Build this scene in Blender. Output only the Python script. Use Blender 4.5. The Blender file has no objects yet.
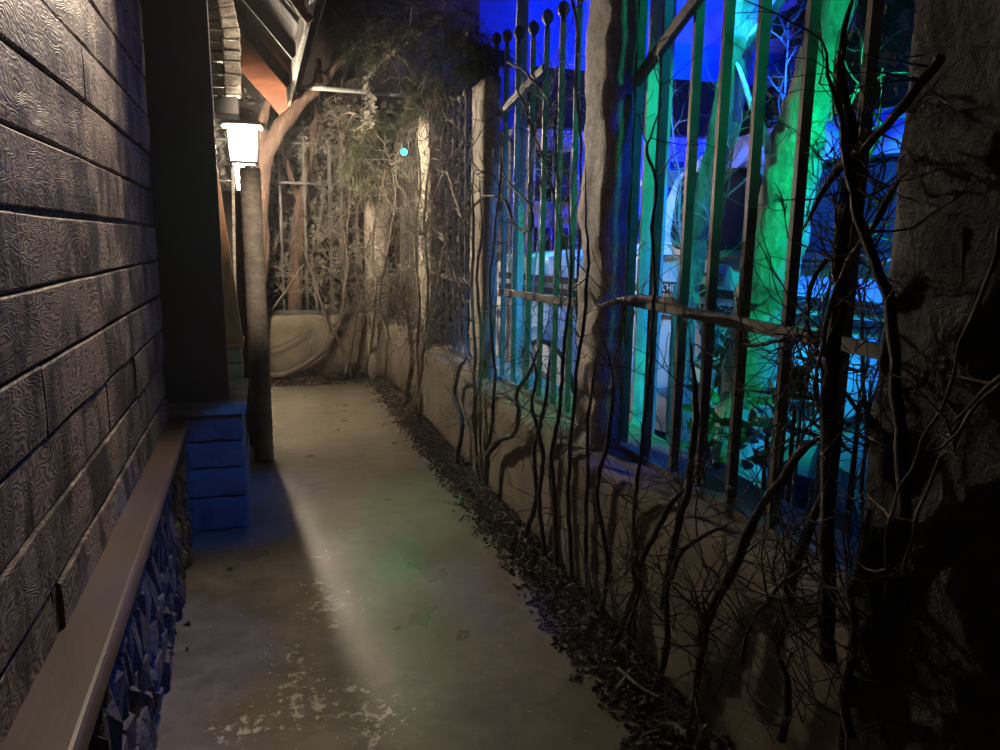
import bpy, bmesh, math, random
from mathutils import Vector, Matrix, noise

SC = bpy.context.scene
COL = SC.collection
R = math.radians

# ------------------------------------------------------------------ camera
F, EYE, CX, CY = 750.0, 1.6, 500.0, 375.0
PITCH, YAW, ROLL = R(10.085), R(17.761), R(0.85)
_r = Vector((math.cos(YAW), -math.sin(YAW), 0))
_f = Vector((math.sin(YAW) * math.cos(PITCH), math.cos(YAW) * math.cos(PITCH), -math.sin(PITCH)))
_u = Vector((math.sin(YAW) * math.sin(PITCH), math.cos(YAW) * math.sin(PITCH), math.cos(PITCH)))
CR = _r * math.cos(ROLL) + _u * math.sin(ROLL)
CU = _u * math.cos(ROLL) - _r * math.sin(ROLL)
ORG = Vector((0, 0, EYE))
cam_d = bpy.data.cameras.new('camera')
cam_d.lens = 27.0
cam_d.sensor_width = 36.0
cam_d.clip_start = 0.02
cam = bpy.data.objects.new('camera', cam_d)
COL.objects.link(cam)
m = Matrix((CR, CU, -_f)).transposed().to_4x4()
m.translation = ORG
cam.matrix_world = m
SC.camera = cam


def at(x, y, X=None, Y=None, Z=None):
    """the place in the world behind a point of the survey photo, on a plane X, Y or Z"""
    d = CR * ((x - CX) / F) + CU * ((CY - y) / F) + _f
    if X is not None:
        t = X / d.x
    elif Y is not None:
        t = Y / d.y
    else:
        t = (Z - EYE) / d.z
    return ORG + d * t


# ------------------------------------------------------------------ helpers
class MB:
    def __init__(s):
        s.v, s.f = [], []

    def add(s, vs, fs):
        b = len(s.v)
        s.v += [tuple(v) for v in vs]
        s.f += [tuple(i + b for i in f) for f in fs]

    def box(s, lo, hi, M=None):
        x0, y0, z0 = lo
        x1, y1, z1 = hi
        vs = [Vector(p) for p in ((x0, y0, z0), (x1, y0, z0), (x1, y1, z0), (x0, y1, z0), (x0, y0, z1), (x1, y0, z1), (x1, y1, z1), (x0, y1, z1))]
        if M is not None:
            vs = [M @ v for v in vs]
        s.add(vs, [(0, 3, 2, 1), (4, 5, 6, 7), (0, 1, 5, 4), (1, 2, 6, 5), (2, 3, 7, 6), (3, 0, 4, 7)])
        return s

    def bar(s, p, q, w, h=None, up=(0, 0, 1)):
        """a square bar from p to q"""
        h = w if h is None else h
        p, q = Vector(p), Vector(q)
        d = (q - p).normalized()
        a = d.cross(Vector(up))
        if a.length < 1e-3:
            a = Vector((1, 0, 0))
        a.normalize()
        b = a.cross(d).normalized()
        vs = []
        for e in (p, q):
            for i, j in ((-1, -1), (1, -1), (1, 1), (-1, 1)):
                vs.append(e + a * (i * w / 2) + b * (j * h / 2))
        s.add(vs, [(0, 1, 2, 3), (7, 6, 5, 4), (0, 4, 5, 1), (1, 5, 6, 2), (2, 6, 7, 3), (3, 7, 4, 0)])
        return s

    def tube(s, pts, rad, n=6, cap=True):
        pts = [Vector(p) for p in pts]
        k = len(pts)
        if not hasattr(rad, '__len__'):
            rad = [rad] * k
        t = (pts[1] - pts[0]).normalized()
        a = t.orthogonal().normalized()
        vs, fs = [], []
        for i in range(k):
            t2 = (pts[min(i + 1, k - 1)] - pts[max(i - 1, 0)])
            if t2.length < 1e-9:
                t2 = t
            t2.normalize()
            a = (a - t2 * a.dot(t2))
            if a.length < 1e-6:
                a = t2.orthogonal()
            a.normalize()
            b = t2.cross(a)
            t = t2
            for j in range(n):
                g = 2 * math.pi * j / n
                vs.append(pts[i] + (a * math.cos(g) + b * math.sin(g)) * rad[i])
        for i in range(k - 1):
            for j in range(n):
                j2 = (j + 1) % n
                fs.append((i * n + j, i * n + j2, (i + 1) * n + j2, (i + 1) * n + j))
        if cap:
            fs.append(tuple(range(n - 1, -1, -1)))
            fs.append(tuple((k - 1) * n + j for j in range(n)))
        s.add(vs, fs)
        return s

    def lathe(s, prof, o=(0, 0, 0), n=20):
        o = Vector(o)
        vs, fs = [], []
        k = len(prof)
        for r, z in prof:
            for j in range(n):
                g = 2 * math.pi * j / n
                vs.append(o + Vector((r * math.cos(g), r * math.sin(g), z)))
        for i in range(k - 1):
            for j in range(n):
                j2 = (j + 1) % n
                fs.append((i * n + j, i * n + j2, (i + 1) * n + j2, (i + 1) * n + j))
        fs.append(tuple(range(n - 1, -1, -1)))
        fs.append(tuple((k - 1) * n + j for j in range(n)))
        s.add(vs, fs)
        return s

    def loft(s, rings, cap=True):
        n = len(rings[0])
        vs, fs = [], []
        for r in rings:
            vs += r
        for i in range(len(rings) - 1):
            for j in range(n):
                j2 = (j + 1) % n
                fs.append((i * n + j, i * n + j2, (i + 1) * n + j2, (i + 1) * n + j))
        if cap:
            fs.append(tuple(range(n - 1, -1, -1)))
            fs.append(tuple((len(rings) - 1) * n + j for j in range(n)))
        s.add(vs, fs)
        return s

    def quad_frustum(s, c, w0, w1, z0, z1, d0=None, d1=None):
        d0 = w0 if d0 is None else d0
        d1 = w1 if d1 is None else d1
        c = Vector(c)
        r0 = [c + Vector((i * w0 / 2, j * d0 / 2, z0)) for i, j in ((-1, -1), (1, -1), (1, 1), (-1, 1))]
        r1 = [c + Vector((i * w1 / 2, j * d1 / 2, z1)) for i, j in ((-1, -1), (1, -1), (1, 1), (-1, 1))]
        return s.loft([r0, r1])

    def build(s, name, mat, parent=None, smooth=False, bevel=0.0, loc=None):
        me = bpy.data.meshes.new(name)
        me.from_pydata(s.v, [], s.f)
        if mat is not None:
            me.materials.append(mat)
        bm = bmesh.new()
        bm.from_mesh(me)
        bmesh.ops.recalc_face_normals(bm, faces=bm.faces)
        bm.to_mesh(me)
        bm.free()
        if smooth:
            for p in me.polygons:
                p.use_smooth = True
        o = bpy.data.objects.new(name, me)
        COL.objects.link(o)
        if parent is not None:
            o.parent = parent
            if parent.type == 'EMPTY' and loc is None:
                # vertices are given in world space
                me.transform(world_inv(parent))
        if bevel:
            b = o.modifiers.new('bevel', 'BEVEL')
            b.width = bevel
            b.segments = 2
            b.limit_method = 'ANGLE'
        return o


def world_inv(o):
    mm = Matrix.LocRotScale(o.location, o.rotation_euler, None)
    if o.parent is not None:
        mm = Matrix.LocRotScale(o.parent.location, o.parent.rotation_euler, None) @ mm
    return mm.inverted()


def tag(o, label, cat, group=None, kind=None):
    o['label'] = label
    o['category'] = cat
    if group:
        o['group'] = group
    if kind:
        o['kind'] = kind
    return o


def thing(name, label, cat, loc, group=None, rot=(0, 0, 0)):
    o = bpy.data.objects.new(name, None)
    o.empty_display_size = 0.1
    COL.objects.link(o)
    o.location = loc
    o.rotation_euler = rot
    return tag(o, label, cat, group)


def struct(o):
    o['kind'] = 'structure'
    return o


def spline(pts, sub=5):
    pts = [Vector(p) for p in pts]
    out = []
    n = len(pts)
    for i in range(n - 1):
        p0, p1, p2, p3 = pts[max(i - 1, 0)], pts[i], pts[i + 1], pts[min(i + 2, n - 1)]
        for k in range(sub):
            t = k / sub
            out.append(0.5 * ((2 * p1) + (p2 - p0) * t + (2 * p0 - 5 * p1 + 4 * p2 - p3) * t * t + (3 * p1 - p0 - 3 * p2 + p3) * t ** 3))
    out.append(pts[-1])
    return out


# ------------------------------------------------------------------ materials
class NT:
    def __init__(s, name):
        s.m = bpy.data.materials.new(name)
        s.m.use_nodes = True
        s.t = s.m.node_tree
        s.t.nodes.clear()
        s.out = s.n('ShaderNodeOutputMaterial')
        s.b = s.n('ShaderNodeBsdfPrincipled')
        s.l(s.b.outputs[0], s.out.inputs[0])

    def n(s, typ, **kw):
        nd = s.t.nodes.new(typ)
        for k, v in kw.items():
            setattr(nd, k, v)
        return nd

    def l(s, a, b):
        s.t.links.new(a, b)

    def set(s, nd, name, v):
        if hasattr(v, 'links'):
            s.l(v, nd.inputs[name])
        else:
            nd.inputs[name].default_value = v

    def coord(s, scale=(1, 1, 1)):
        tc = s.n('ShaderNodeTexCoord')
        mp = s.n('ShaderNodeMapping')
        mp.inputs['Scale'].default_value = scale
        s.l(tc.outputs['Object'], mp.inputs['Vector'])
        return mp.outputs[0]

    def noise(s, vec, scale, detail=4, rough=0.55, dist=0.0):
        nd = s.n('ShaderNodeTexNoise')
        s.l(vec, nd.inputs['Vector'])
        nd.inputs['Scale'].default_value = scale
        nd.inputs['Detail'].default_value = detail
        nd.inputs['Roughness'].default_value = rough
        nd.inputs['Distortion'].default_value = dist
        return nd.outputs[0]

    def ramp(s, fac, stops):
        nd = s.n('ShaderNodeValToRGB')
        s.l(fac, nd.inputs[0])
        el = nd.color_ramp.elements
        while len(el) < len(stops):
            el.new(0.5)
        for e, (p, c) in zip(el, stops):
            e.position = p
            e.color = (*c, 1) if len(c) == 3 else c
        return nd.outputs[0]

    def math(s, op, a, b=0.0, c=None):
        nd = s.n('ShaderNodeMath', operation=op)
        for i, v in enumerate((a, b) if c is None else (a, b, c)):
            if hasattr(v, 'links'):
                s.l(v, nd.inputs[i])
            else:
                nd.inputs[i].default_value = v
        return nd.outputs[0]

    def mix(s, fac, a, b, blend='MIX'):
        nd = s.n('ShaderNodeMix', data_type='RGBA', blend_type=blend)
        for key, v in ((0, fac), (6, a), (7, b)):
            if hasattr(v, 'links'):
                s.l(v, nd.inputs[key])
            else:
                nd.inputs[key].default_value = v if key == 0 else ((*v, 1) if len(v) == 3 else v)
        return nd.outputs[2]

    def bump(s, h, strength=0.5, dist=0.01):
        nd = s.n('ShaderNodeBump')
        s.l(h, nd.inputs['Height'])
        nd.inputs['Strength'].default_value = strength
        nd.inputs['Distance'].default_value = dist
        s.l(nd.outputs[0], s.b.inputs['Normal'])
        return nd

    def col(s, c):
        s.set(s.b, 'Base Color', c if hasattr(c, 'links') else (*c, 1))

    def rough(s, v):
        s.set(s.b, 'Roughness', v)


def mottled(name, c0, c1, scale=6, rough=0.8, bump=0.5, bdist=0.01, bscale=None, detail=6, metal=0.0, spec=0.5, stretch=(1, 1, 1), lo=0.3, hi=0.7):
    t = NT(name)
    v = t.coord(stretch)
    n = t.noise(v, scale, detail)
    t.col(t.ramp(n, [(lo, c0), (hi, c1)]))
    t.rough(rough)
    t.b.inputs['Metallic'].default_value = metal
    t.b.inputs['Specular IOR Level'].default_value = spec
    if bump:
        t.bump(t.noise(v, bscale or scale * 4, 8, 0.65), bump, bdist)
    return t.m


def emit(name, c, strength):
    t = NT(name)
    e = t.n('ShaderNodeEmission')
    e.inputs[0].default_value = (*c, 1)
    e.inputs[1].default_value = strength
    t.l(e.outputs[0], t.out.inputs[0])
    return t.m


def mat_planks():
    t = NT('weathered_barn_wood')
    at_ = t.n('ShaderNodeAttribute', attribute_name='plank')
    tc = t.n('ShaderNodeTexCoord')
    add = t.n('ShaderNodeVectorMath', operation='MULTIPLY_ADD')
    t.l(at_.outputs['Color'], add.inputs[0])
    add.inputs[1].default_value = (0, 37, 53)
    t.l(tc.outputs['Object'], add.inputs[2])
    v0 = add.outputs[0]

    def mapped(sc):
        mp = t.n('ShaderNodeMapping')
        mp.inputs['Scale'].default_value = sc
        t.l(v0, mp.inputs['Vector'])
        return mp.outputs[0]
    # growth rings: contour lines of a soft field
    f = t.noise(mapped((1, 2.6, 7.0)), 1.0, 3.0, 0.5, 0.35)
    ring = t.math('SINE', t.math('MULTIPLY', f, 210.0))
    ring = t.math('MULTIPLY_ADD', ring, 0.5, 0.5)
    saw = t.noise(mapped((1, 70, 3.5)), 1.0, 3, 0.5)
    fib = t.noise(mapped((1, 30, 120)), 1.0, 5, 0.6)
    blot = t.noise(mapped((1, 6.5, 3.0)), 1.0, 5, 0.6)
    base = t.mix(ring, (0.085, 0.064, 0.052), (0.42, 0.36, 0.32))
    base = t.mix(t.math('MULTIPLY', fib, 0.6), base, (0.09, 0.07, 0.058))
    st = t.ramp(blot, [(0.42, (0, 0, 0)), (0.56, (1, 1, 1))])
    base = t.mix(st, (0.028, 0.022, 0.02), base)
    t.col(base)
    t.rough(t.math('MULTIPLY_ADD', ring, -0.12, 0.6))
    h = t.math('ADD', t.math('MULTIPLY', ring, 0.22), t.math('ADD', t.math('MULTIPLY', saw, 0.8), t.math('MULTIPLY', fib, 0.6)))
    t.bump(h, 0.75, 0.006)
    return t.m


def mat_floor():
    t = NT('worn_concrete')
    v = t.coord()
    n1 = t.noise(v, 1.3, 5, 0.6)
    n2 = t.noise(v, 9, 6, 0.65)
    n3 = t.noise(v, 60, 4, 0.6)
    c = t.ramp(n1, [(0.3, (0.105, 0.092, 0.068)), (0.7, (0.225, 0.200, 0.150))])
    c = t.mix(t.ramp(n2, [(0.42, (0, 0, 0)), (0.70, (0.75, 0.75, 0.75))]), c, (0.095, 0.083, 0.063))
    n4 = t.noise(v, 3.7, 7, 0.7, 0.8)
    c = t.mix(t.ramp(n4, [(0.52, (0, 0, 0)), (0.72, (0.5, 0.5, 0.5))]), c, (0.27, 0.245, 0.185))
    # spilled pale paint, in patches where it was dropped
    sp = t.noise(v, 26, 7, 0.75)
    mask = None
    for (x, y, rr) in ((327, 605, .22), (318, 585, .12), (333, 625, .10), (290, 655, .12), (300, 680, .15), (240, 728, .17), (305, 705, .24), (318, 708, .14), (372, 715, .18), (375, 735, .16), (355, 690, .10), (322, 555, .10), (312, 580, .06)):
        p = at(x, y, Z=0)
        d = t.n('ShaderNodeVectorMath', operation='DISTANCE')
        t.l(v, d.inputs[0])
        d.inputs[1].default_value = p
        k = t.math('SUBTRACT', 1.0, t.math('DIVIDE', d.outputs['Value'], rr))
        mask = k if mask is None else t.math('MAXIMUM', mask, k)
    mask = t.math('MAXIMUM', mask, 0.0)
    sel = t.math('MULTIPLY_ADD', mask, 0.145, sp)
    sel = t.ramp(sel, [(0.635, (0, 0, 0)), (0.665, (1, 1, 1))])
    c = t.mix(sel, c, (0.50, 0.46, 0.38))
    t.col(c)
    t.rough(t.ramp(t.noise(v, 2.2, 4, 0.6), [(0.3, (0.24, 0.24, 0.24)), (0.75, (0.52, 0.52, 0.52))]))
    t.bump(t.math('ADD', t.math('MULTIPLY', n3, 0.4), n2), 0.22, 0.008)
    return t.m


def mat_bark(name, c0, c1, c2, scale=5.0, rough=0.85, bump=0.9, bdist=0.02, stretch=(1, 1, 0.35)):
    t = NT(name)
    v = t.coord(stretch)
    n1 = t.noise(v, scale, 6, 0.6, 0.6)
    n2 = t.noise(v, scale * 5, 8, 0.7, 0.3)
    c = t.ramp(n1, [(0.3, c0), (0.52, c1), (0.75, c2)])
    c = t.mix(t.ramp(n2, [(0.38, (0.75, 0.75, 0.75)), (0.6, (0, 0, 0))]), c, c0)
    t.col(c)
    t.rough(rough)
    t.bump(t.math('ADD', n1, t.math('MULTIPLY', n2, 0.6)), bump, bdist)
    return t.m


M = {}
M['planks'] = mat_planks()
M['floor'] = mat_floor()
M['stucco'] = mottled('rough_stucco', (0.15, 0.125, 0.09), (0.25, 0.21, 0.15), 3.5, 0.88, 0.6, 0.012, 45)
M['pillar'] = mat_bark('plastered_pillar', (0.22, 0.19, 0.145), (0.42, 0.37, 0.285), (0.56, 0.50, 0.40), 3.0, 0.8, 0.5, 0.010, (1, 1, 0.5))
M['pillar_rough'] = mat_bark('carved_rough_pillar', (0.26, 0.23, 0.20), (0.56, 0.51, 0.45), (0.74, 0.69, 0.62), 20.0, 0.6, 0.55, 0.014, (1, 1, 0.7))
M['pillar_dark'] = mat_bark('dark_rock_pillar', (0.010, 0.008, 0.006), (0.036, 0.028, 0.023), (0.07, 0.054, 0.045), 5.0, 0.75, 1.0, 0.03, (1, 1, 0.8))  # very dark brown mottled rock tone
M['panel'] = mottled('dark_grey_painted_sheet', (0.115, 0.110, 0.108), (0.145, 0.138, 0.135), 2.0, 0.7, 0.1, 0.003, 60)
M['ledge'] = mottled('brown_painted_ledge', (0.06, 0.042, 0.034), (0.115, 0.083, 0.07), 4.0, 0.42, 0.25, 0.004, 30, stretch=(1, 0.3, 1))
M['slate'] = mottled('split_slate', (0.04, 0.038, 0.038), (0.12, 0.115, 0.11), 7.0, 0.6, 0.9, 0.02, 24)
M['block'] = mottled('dark_painted_block', (0.085, 0.09, 0.095), (0.17, 0.17, 0.175), 3.0, 0.7, 0.7, 0.014, 20)
M['cap'] = mottled('cast_stone_cap', (0.22, 0.20, 0.17), (0.36, 0.33, 0.28), 9.0, 0.75, 0.5, 0.006, 40)
M['iron'] = mottled('weathered_iron', (0.11, 0.10, 0.085), (0.21, 0.19, 0.16), 12.0, 0.5, 0.25, 0.003, 60, metal=0.0)
M['steel_dark'] = mottled('dull_dark_steel', (0.045, 0.042, 0.038), (0.085, 0.08, 0.072), 9.0, 0.5, 0.2, 0.003, 60)
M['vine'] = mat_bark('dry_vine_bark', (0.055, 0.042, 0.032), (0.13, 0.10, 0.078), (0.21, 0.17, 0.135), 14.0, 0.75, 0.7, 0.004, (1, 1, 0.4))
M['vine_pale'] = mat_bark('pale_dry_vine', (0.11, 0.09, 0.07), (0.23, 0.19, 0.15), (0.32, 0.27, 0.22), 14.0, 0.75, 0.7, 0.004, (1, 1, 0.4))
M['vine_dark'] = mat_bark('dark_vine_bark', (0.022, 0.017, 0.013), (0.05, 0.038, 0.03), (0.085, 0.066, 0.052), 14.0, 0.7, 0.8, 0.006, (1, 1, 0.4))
M['bark'] = mat_bark('pale_tree_bark', (0.22, 0.22, 0.21), (0.46, 0.46, 0.44), (0.62, 0.62, 0.60), 9.0, 0.75, 0.9, 0.02, (1, 1, 0.35))
M['bark_red'] = mat_bark('reddish_split_wood', (0.045, 0.022, 0.014), (0.15, 0.085, 0.058), (0.26, 0.17, 0.12), 16.0, 0.75, 1.0, 0.03, (1, 1, 0.16))
M['post'] = mat_bark('palm_like_post', (0.075, 0.066, 0.056), (0.15, 0.13, 0.11), (0.22, 0.19, 0.165), 6.0, 0.75, 0.8, 0.012, (1, 1, 2.2))
M['wood_red'] = mat_bark('red_stained_board', (0.10, 0.032, 0.016), (0.22, 0.075, 0.034), (0.30, 0.115, 0.055), 3.0, 0.55, 0.4, 0.006, (0.4, 1, 2.0))
M['wood_trim'] = mat_bark('brown_trim_board', (0.20, 0.10, 0.055), (0.42, 0.23, 0.13), (0.52, 0.31, 0.19), 4.0, 0.5, 0.4, 0.005, (1, 1, 0.15))
M['wood_dark'] = mat_bark('dark_roof_board', (0.014, 0.008, 0.006), (0.026, 0.015, 0.012), (0.038, 0.024, 0.02), 4.0, 0.65, 0.4, 0.006, (1, 0.3, 1))
M['hewn'] = mat_bark('hewn_grey_timber', (0.11, 0.095, 0.075), (0.34, 0.30, 0.245), (0.46, 0.42, 0.35), 12.0, 0.7, 1.0, 0.012, (1, 1, 1.4))
M['mulch'] = mottled('bark_mulch', (0.022, 0.016, 0.012), (0.095, 0.072, 0.055), 18.0, 0.8, 0.4, 0.004, 60)
M['soil'] = mottled('dark_soil', (0.05, 0.045, 0.035), (0.14, 0.13, 0.11), 5.0, 0.9, 0.8, 0.03, 20)
M['needle'] = mottled('pine_needles', (0.055, 0.075, 0.035), (0.13, 0.15, 0.075), 5.0, 0.6, 0.0)
M['leaf'] = mottled('waxy_leaves', (0.06, 0.10, 0.045), (0.14, 0.19, 0.09), 5.0, 0.4, 0.0)
M['ivy'] = mottled('dusty_ivy_leaves', (0.075, 0.075, 0.06), (0.17, 0.165, 0.13), 5.0, 0.6, 0.0)
M['dead_leaf'] = mottled('dry_curled_leaves', (0.16, 0.15, 0.125), (0.34, 0.32, 0.27), 8.0, 0.7, 0.0)
M['white_paint'] = mottled('old_white_vehicle_paint', (0.58, 0.60, 0.62), (0.70, 0.71, 0.72), 3.0, 0.42, 0.0)
M['stripe'] = mottled('dark_stripe_paint', (0.075, 0.028, 0.030), (0.095, 0.04, 0.04), 3.0, 0.45, 0.0)
M['glass_dark'] = mottled('dark_vehicle_glass', (0.03, 0.035, 0.04), (0.045, 0.05, 0.055), 2.0, 0.12, 0.0)
M['rubber'] = mottled('black_rubber', (0.012, 0.012, 0.012), (0.022, 0.022, 0.022), 8.0, 0.8, 0.3, 0.004, 30)
M['board'] = mottled('pale_rough_board', (0.34, 0.34, 0.33), (0.48, 0.48, 0.46), 8.0, 0.85, 0.5, 0.006, 50)
M['fog_backdrop'] = mottled('pale_fog_mottle', (0.25, 0.25, 0.25), (0.60, 0.60, 0.60), 1.1, 0.9, 0.3, 0.02, 10, lo=0.35, hi=0.62)  # pale mottling paints fog into the backdrop
M['house'] = mottled('grey_clapboard', (0.30, 0.30, 0.30), (0.42, 0.42, 0.42), 2.0, 0.8, 0.2, 0.01, 10)
M['roofing'] = mottled('dark_shingles', (0.02, 0.02, 0.022), (0.04, 0.04, 0.042), 9.0, 0.8, 0.6, 0.02, 30)
M['lamp_black'] = mottled('black_lantern_metal', (0.035, 0.032, 0.03), (0.06, 0.055, 0.05), 9.0, 0.45, 0.2, 0.002, 60)
M['chrome'] = mottled('worn_chrome', (0.5, 0.5, 0.5), (0.62, 0.62, 0.62), 6.0, 0.25, 0.0, metal=1.0)
M['letter'] = mottled('white_lettering', (0.72, 0.72, 0.72), (0.78, 0.78, 0.78), 4.0, 0.5, 0.0)
M['pipe'] = mottled('grey_conduit', (0.28, 0.28, 0.27), (0.38, 0.38, 0.36), 6.0, 0.4, 0.1, 0.002, 40)

rnd = random.Random(7)


def rough_box(lo, hi, step, amp, freq=4.0, seed=0, taper=0.0, round_=0.02):
    """a box of small faces pushed about by noise; returns MB"""
    lo, hi = Vector(lo), Vector(hi)
    sz = hi - lo
    bm = bmesh.new()
    n = [max(1, int(round(sz[i] / step))) for i in range(3)]
    mb = MB()
    off = Vector((seed * 7.3, seed * 3.1, seed * 5.7))
    c = (lo + hi) / 2
    vid = {}

    def vert(i, j, k):
        key = (i, j, k)
        if key in vid:
            return vid[key]
        p = Vector((lo.x + sz.x * i / n[0], lo.y + sz.y * j / n[1], lo.z + sz.z * k / n[2]))
        d = Vector((0, 0, 0))
        ex = (i in (0, n[0])) + (j in (0, n[1])) + (k in (0, n[2]))
        for ax, (q, mx) in enumerate(((i, n[0]), (j, n[1]), (k, n[2]))):
            s_ = -1 if q == 0 else (1 if q == mx else 0)
            d[ax] = s_
        if d.length:
            d.normalize()
        a = noise.fractal(p * freq + off, 0.9, 2.0, 4) * amp
        if ex >= 2:
            a -= round_
        p = p + d * a
        if taper:
            k_ = 1 - taper * (p.z - lo.z) / sz.z
            p.x = c.x + (p.x - c.x) * k_
            p.y = c.y + (p.y - c.y) * k_
        mb.v.append(tuple(p))
        vid[key] = len(mb.v) - 1
        return vid[key]
    for ax in range(3):
        u, v = (ax + 1) % 3, (ax + 2) % 3
        for side in (0, n[ax]):
            for a in range(n[u]):
                for b in range(n[v]):
                    q = []
                    for da, db in ((0, 0), (1, 0), (1, 1), (0, 1)):
                        idx = [0, 0, 0]
                        idx[ax], idx[u], idx[v] = side, a + da, b + db
                        q.append(vert(*idx))
                    mb.f.append(tuple(q))
    bm.free()
    return mb


# ------------------------------------------------------------------ setting: floor and ground
fl = MB()
fl.box((-3.0, -1.0, -0.12), (1.36, 9.0, 0.0))
struct(fl.build('floor', M['floor']))
g = MB()
nx, ny = 40, 60
for i in range(nx + 1):
    for j in range(ny + 1):
        x, y = 1.7 + 8.3 * i / nx, -1.5 + 17.5 * j / ny
        g.v.append((x, y, 0.04 + 0.10 * noise.fractal(Vector((x, y, 3)), 1, 2, 4)))
for i in range(nx):
    for j in range(ny):
        a = i * (ny + 1) + j
        g.f.append((a, a + ny + 1, a + ny + 2, a + 1))
struct(g.build('ground', M['soil'], smooth=True))

# ------------------------------------------------------------------ left plank wall
pw = MB()
pid = []
seams = [0.62 + 0.172 * i for i in range(15)]
PX = -0.485
joints = {0: [1.9], 1: [2.9], 2: [1.1, 3.2]}
for (x, y) in ((116, 140), (17, 245), (43, 405), (108, 400), (122, 210), (60, 660), (80, 60)):
    p = at(x, y, X=PX)
    r = min(range(len(seams)), key=lambda i: abs(seams[i] + 0.086 - p.z))
    joints.setdefault(r, []).append(p.y)
for i in range(3, 15):
    if i not in joints:
        joints[i] = [0.9 + rnd.random() * 0.5] if i % 2 else []
for i, z in enumerate(seams):
    ys = [0.0] + sorted(joints.get(i, [])) + [4.12]
    for y0, y1 in zip(ys, ys[1:]):
        out = rnd.uniform(-0.004, 0.007)
        gap = 0.0055
        dz0, dz1 = rnd.uniform(-.003, .003), rnd.uniform(-.003, .003)
        # a sawn board, its face a little wavy and its edges worn
        k = max(2, int((y1 - y0) / 0.07))
        rings = []
        sd = rnd.random() * 50
        for q in range(k + 1):
            y = y0 + 0.004 + (y1 - y0 - 0.008) * q / k
            f = lambda a: noise.noise(Vector((y * 3, a, sd))) * 0.0035
            zb, zt = z + gap + dz0 + f(1), z + 0.172 - gap + dz1 + f(2)
            x = PX + out
            rings.append([Vector(p) for p in ((x - .03, y, zb), (x - 0.004, y, zb), (x + f(3), y, zb + .005), (x + f(4) + .0015, y, (zb * 2 + zt) / 3), (x + f(5) + .0015, y, (zb + zt * 2) / 3), (x + f(6), y, zt - .004), (x - 0.004, y, zt), (x - .03, y, zt))])
        b = len(pw.v)
        pw.loft(rings)
        pid += [rnd.random()] * (len(pw.v) - b)
b = len(pw.v)
pw.box((-0.60, 0.0, 0.5), (-0.515, 4.115, 3.3))
pid += [0.0] * (len(pw.v) - b)
o = struct(pw.build('wall_left', M['planks']))
ca = o.data.color_attributes.new('plank', 'FLOAT_COLOR', 'POINT')
for i, v in enumerate(pid):
    ca.data[i].color = (v, v, v, 1)

# ledge with a rounded nose
lg = MB()
prof = []
for (x, z) in ((-0.52, 0.60), (-0.395, 0.60)):
    prof.append((x, z))
for a in range(-70, 91, 20):
    prof.append((-0.403 + 0.022 * math.cos(R(a)) - (0.0), 0.640 + 0.030 * math.sin(R(a))))
prof += [(-0.52, 0.672)]
rings = []
for q in range(30):
    y = 0.0 + 4.17 * q / 29
    sh = (4.12 - y) * 0.012
    rings.append([Vector((x + (sh if x > -0.5 else 0) + noise.noise(Vector((y * 4, z * 9, 1))) * .0015, y, z)) for x, z in prof])
lg.loft(rings)
struct(lg.build('trim_1', M['ledge'], smooth=False, bevel=0.002))

# stacked slate base wall under the ledge
sw = MB()
z = 0.0
while z < 0.60:
    h = rnd.uniform(0.08, 0.17)
    y = -0.1 + rnd.uniform(0, .1)
    while y < 4.2:
        w = rnd.uniform(0.035, 0.13)
        y2, z2 = min(y + w, 4.21), min(z + h, 0.60)
        base = -0.405 + 0.018 * (1 - z / 0.6) + (4.12 - y) * 0.008
        dd = [base + rnd.uniform(-0.035, 0.012) for _ in range(4)]
        jy = lambda: rnd.uniform(-.012, .012)
        A = [Vector((-0.55, y, z)), Vector((-0.55, y2, z)), Vector((-0.55, y2, z2)), Vector((-0.55, y, z2))]
        B = [Vector((dd[0] - .02, y + jy(), z + jy() * .5)), Vector((dd[1] - .02, y2 + jy(), z + jy() * .5)), Vector((dd[2] - .02, y2 + jy(), z2 + jy() * .5)), Vector((dd[3] - .02, y + jy(), z2 + jy() * .5))]
        cc = sum(B, Vector()) / 4
        C = [Vector((dd[i] + .004, *(B[i].lerp(cc, .22)).yz)) for i in range(4)]
        ctr = Vector((max(dd) + rnd.uniform(-.006, .012), cc.y + jy(), cc.z + jy()))
        bb = len(sw.v)
        sw.add(A + B + C + [ctr], [(0, 1, 5, 4), (1, 2, 6, 5), (2, 3, 7, 6), (3, 0, 4, 7), (4, 5, 9, 8), (5, 6, 10, 9), (6, 7, 11, 10), (7, 4, 8, 11), (8, 9, 12), (9, 10, 12), (10, 11, 12), (11, 8, 12)])
        y += w + 0.004
    z += h + 0.003
sw.box((-0.60, -0.1, 0), (-0.44, 4.2, 0.6))
struct(sw.build('wall_left.001', M['slate']))

# block pier at the end of the ledge and its cap
pr = MB()
zz = 0.0
for h in (0.20, 0.165, 0.15, 0.145):
    tmp = rough_box((-0.60, 4.205 + rnd.uniform(-.008, .008), zz + .003), (-0.112 + rnd.uniform(-.008, .008), 5.0, zz + h - .003), 0.06, 0.012, 9, zz * 10 + 1, 0, 0.008)
    pr.add([Vector(v) for v in tmp.v], tmp.f)
    zz += h
struct(pr.build('wall_pier', M['block'], smooth=False))
cp = rough_box((-0.62, 4.17, 0.662), (-0.095, 5.06, 0.705), 0.05, 0.006, 10, 5, 0, 0.006)
struct(cp.build('trim_2', M['cap']))
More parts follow.
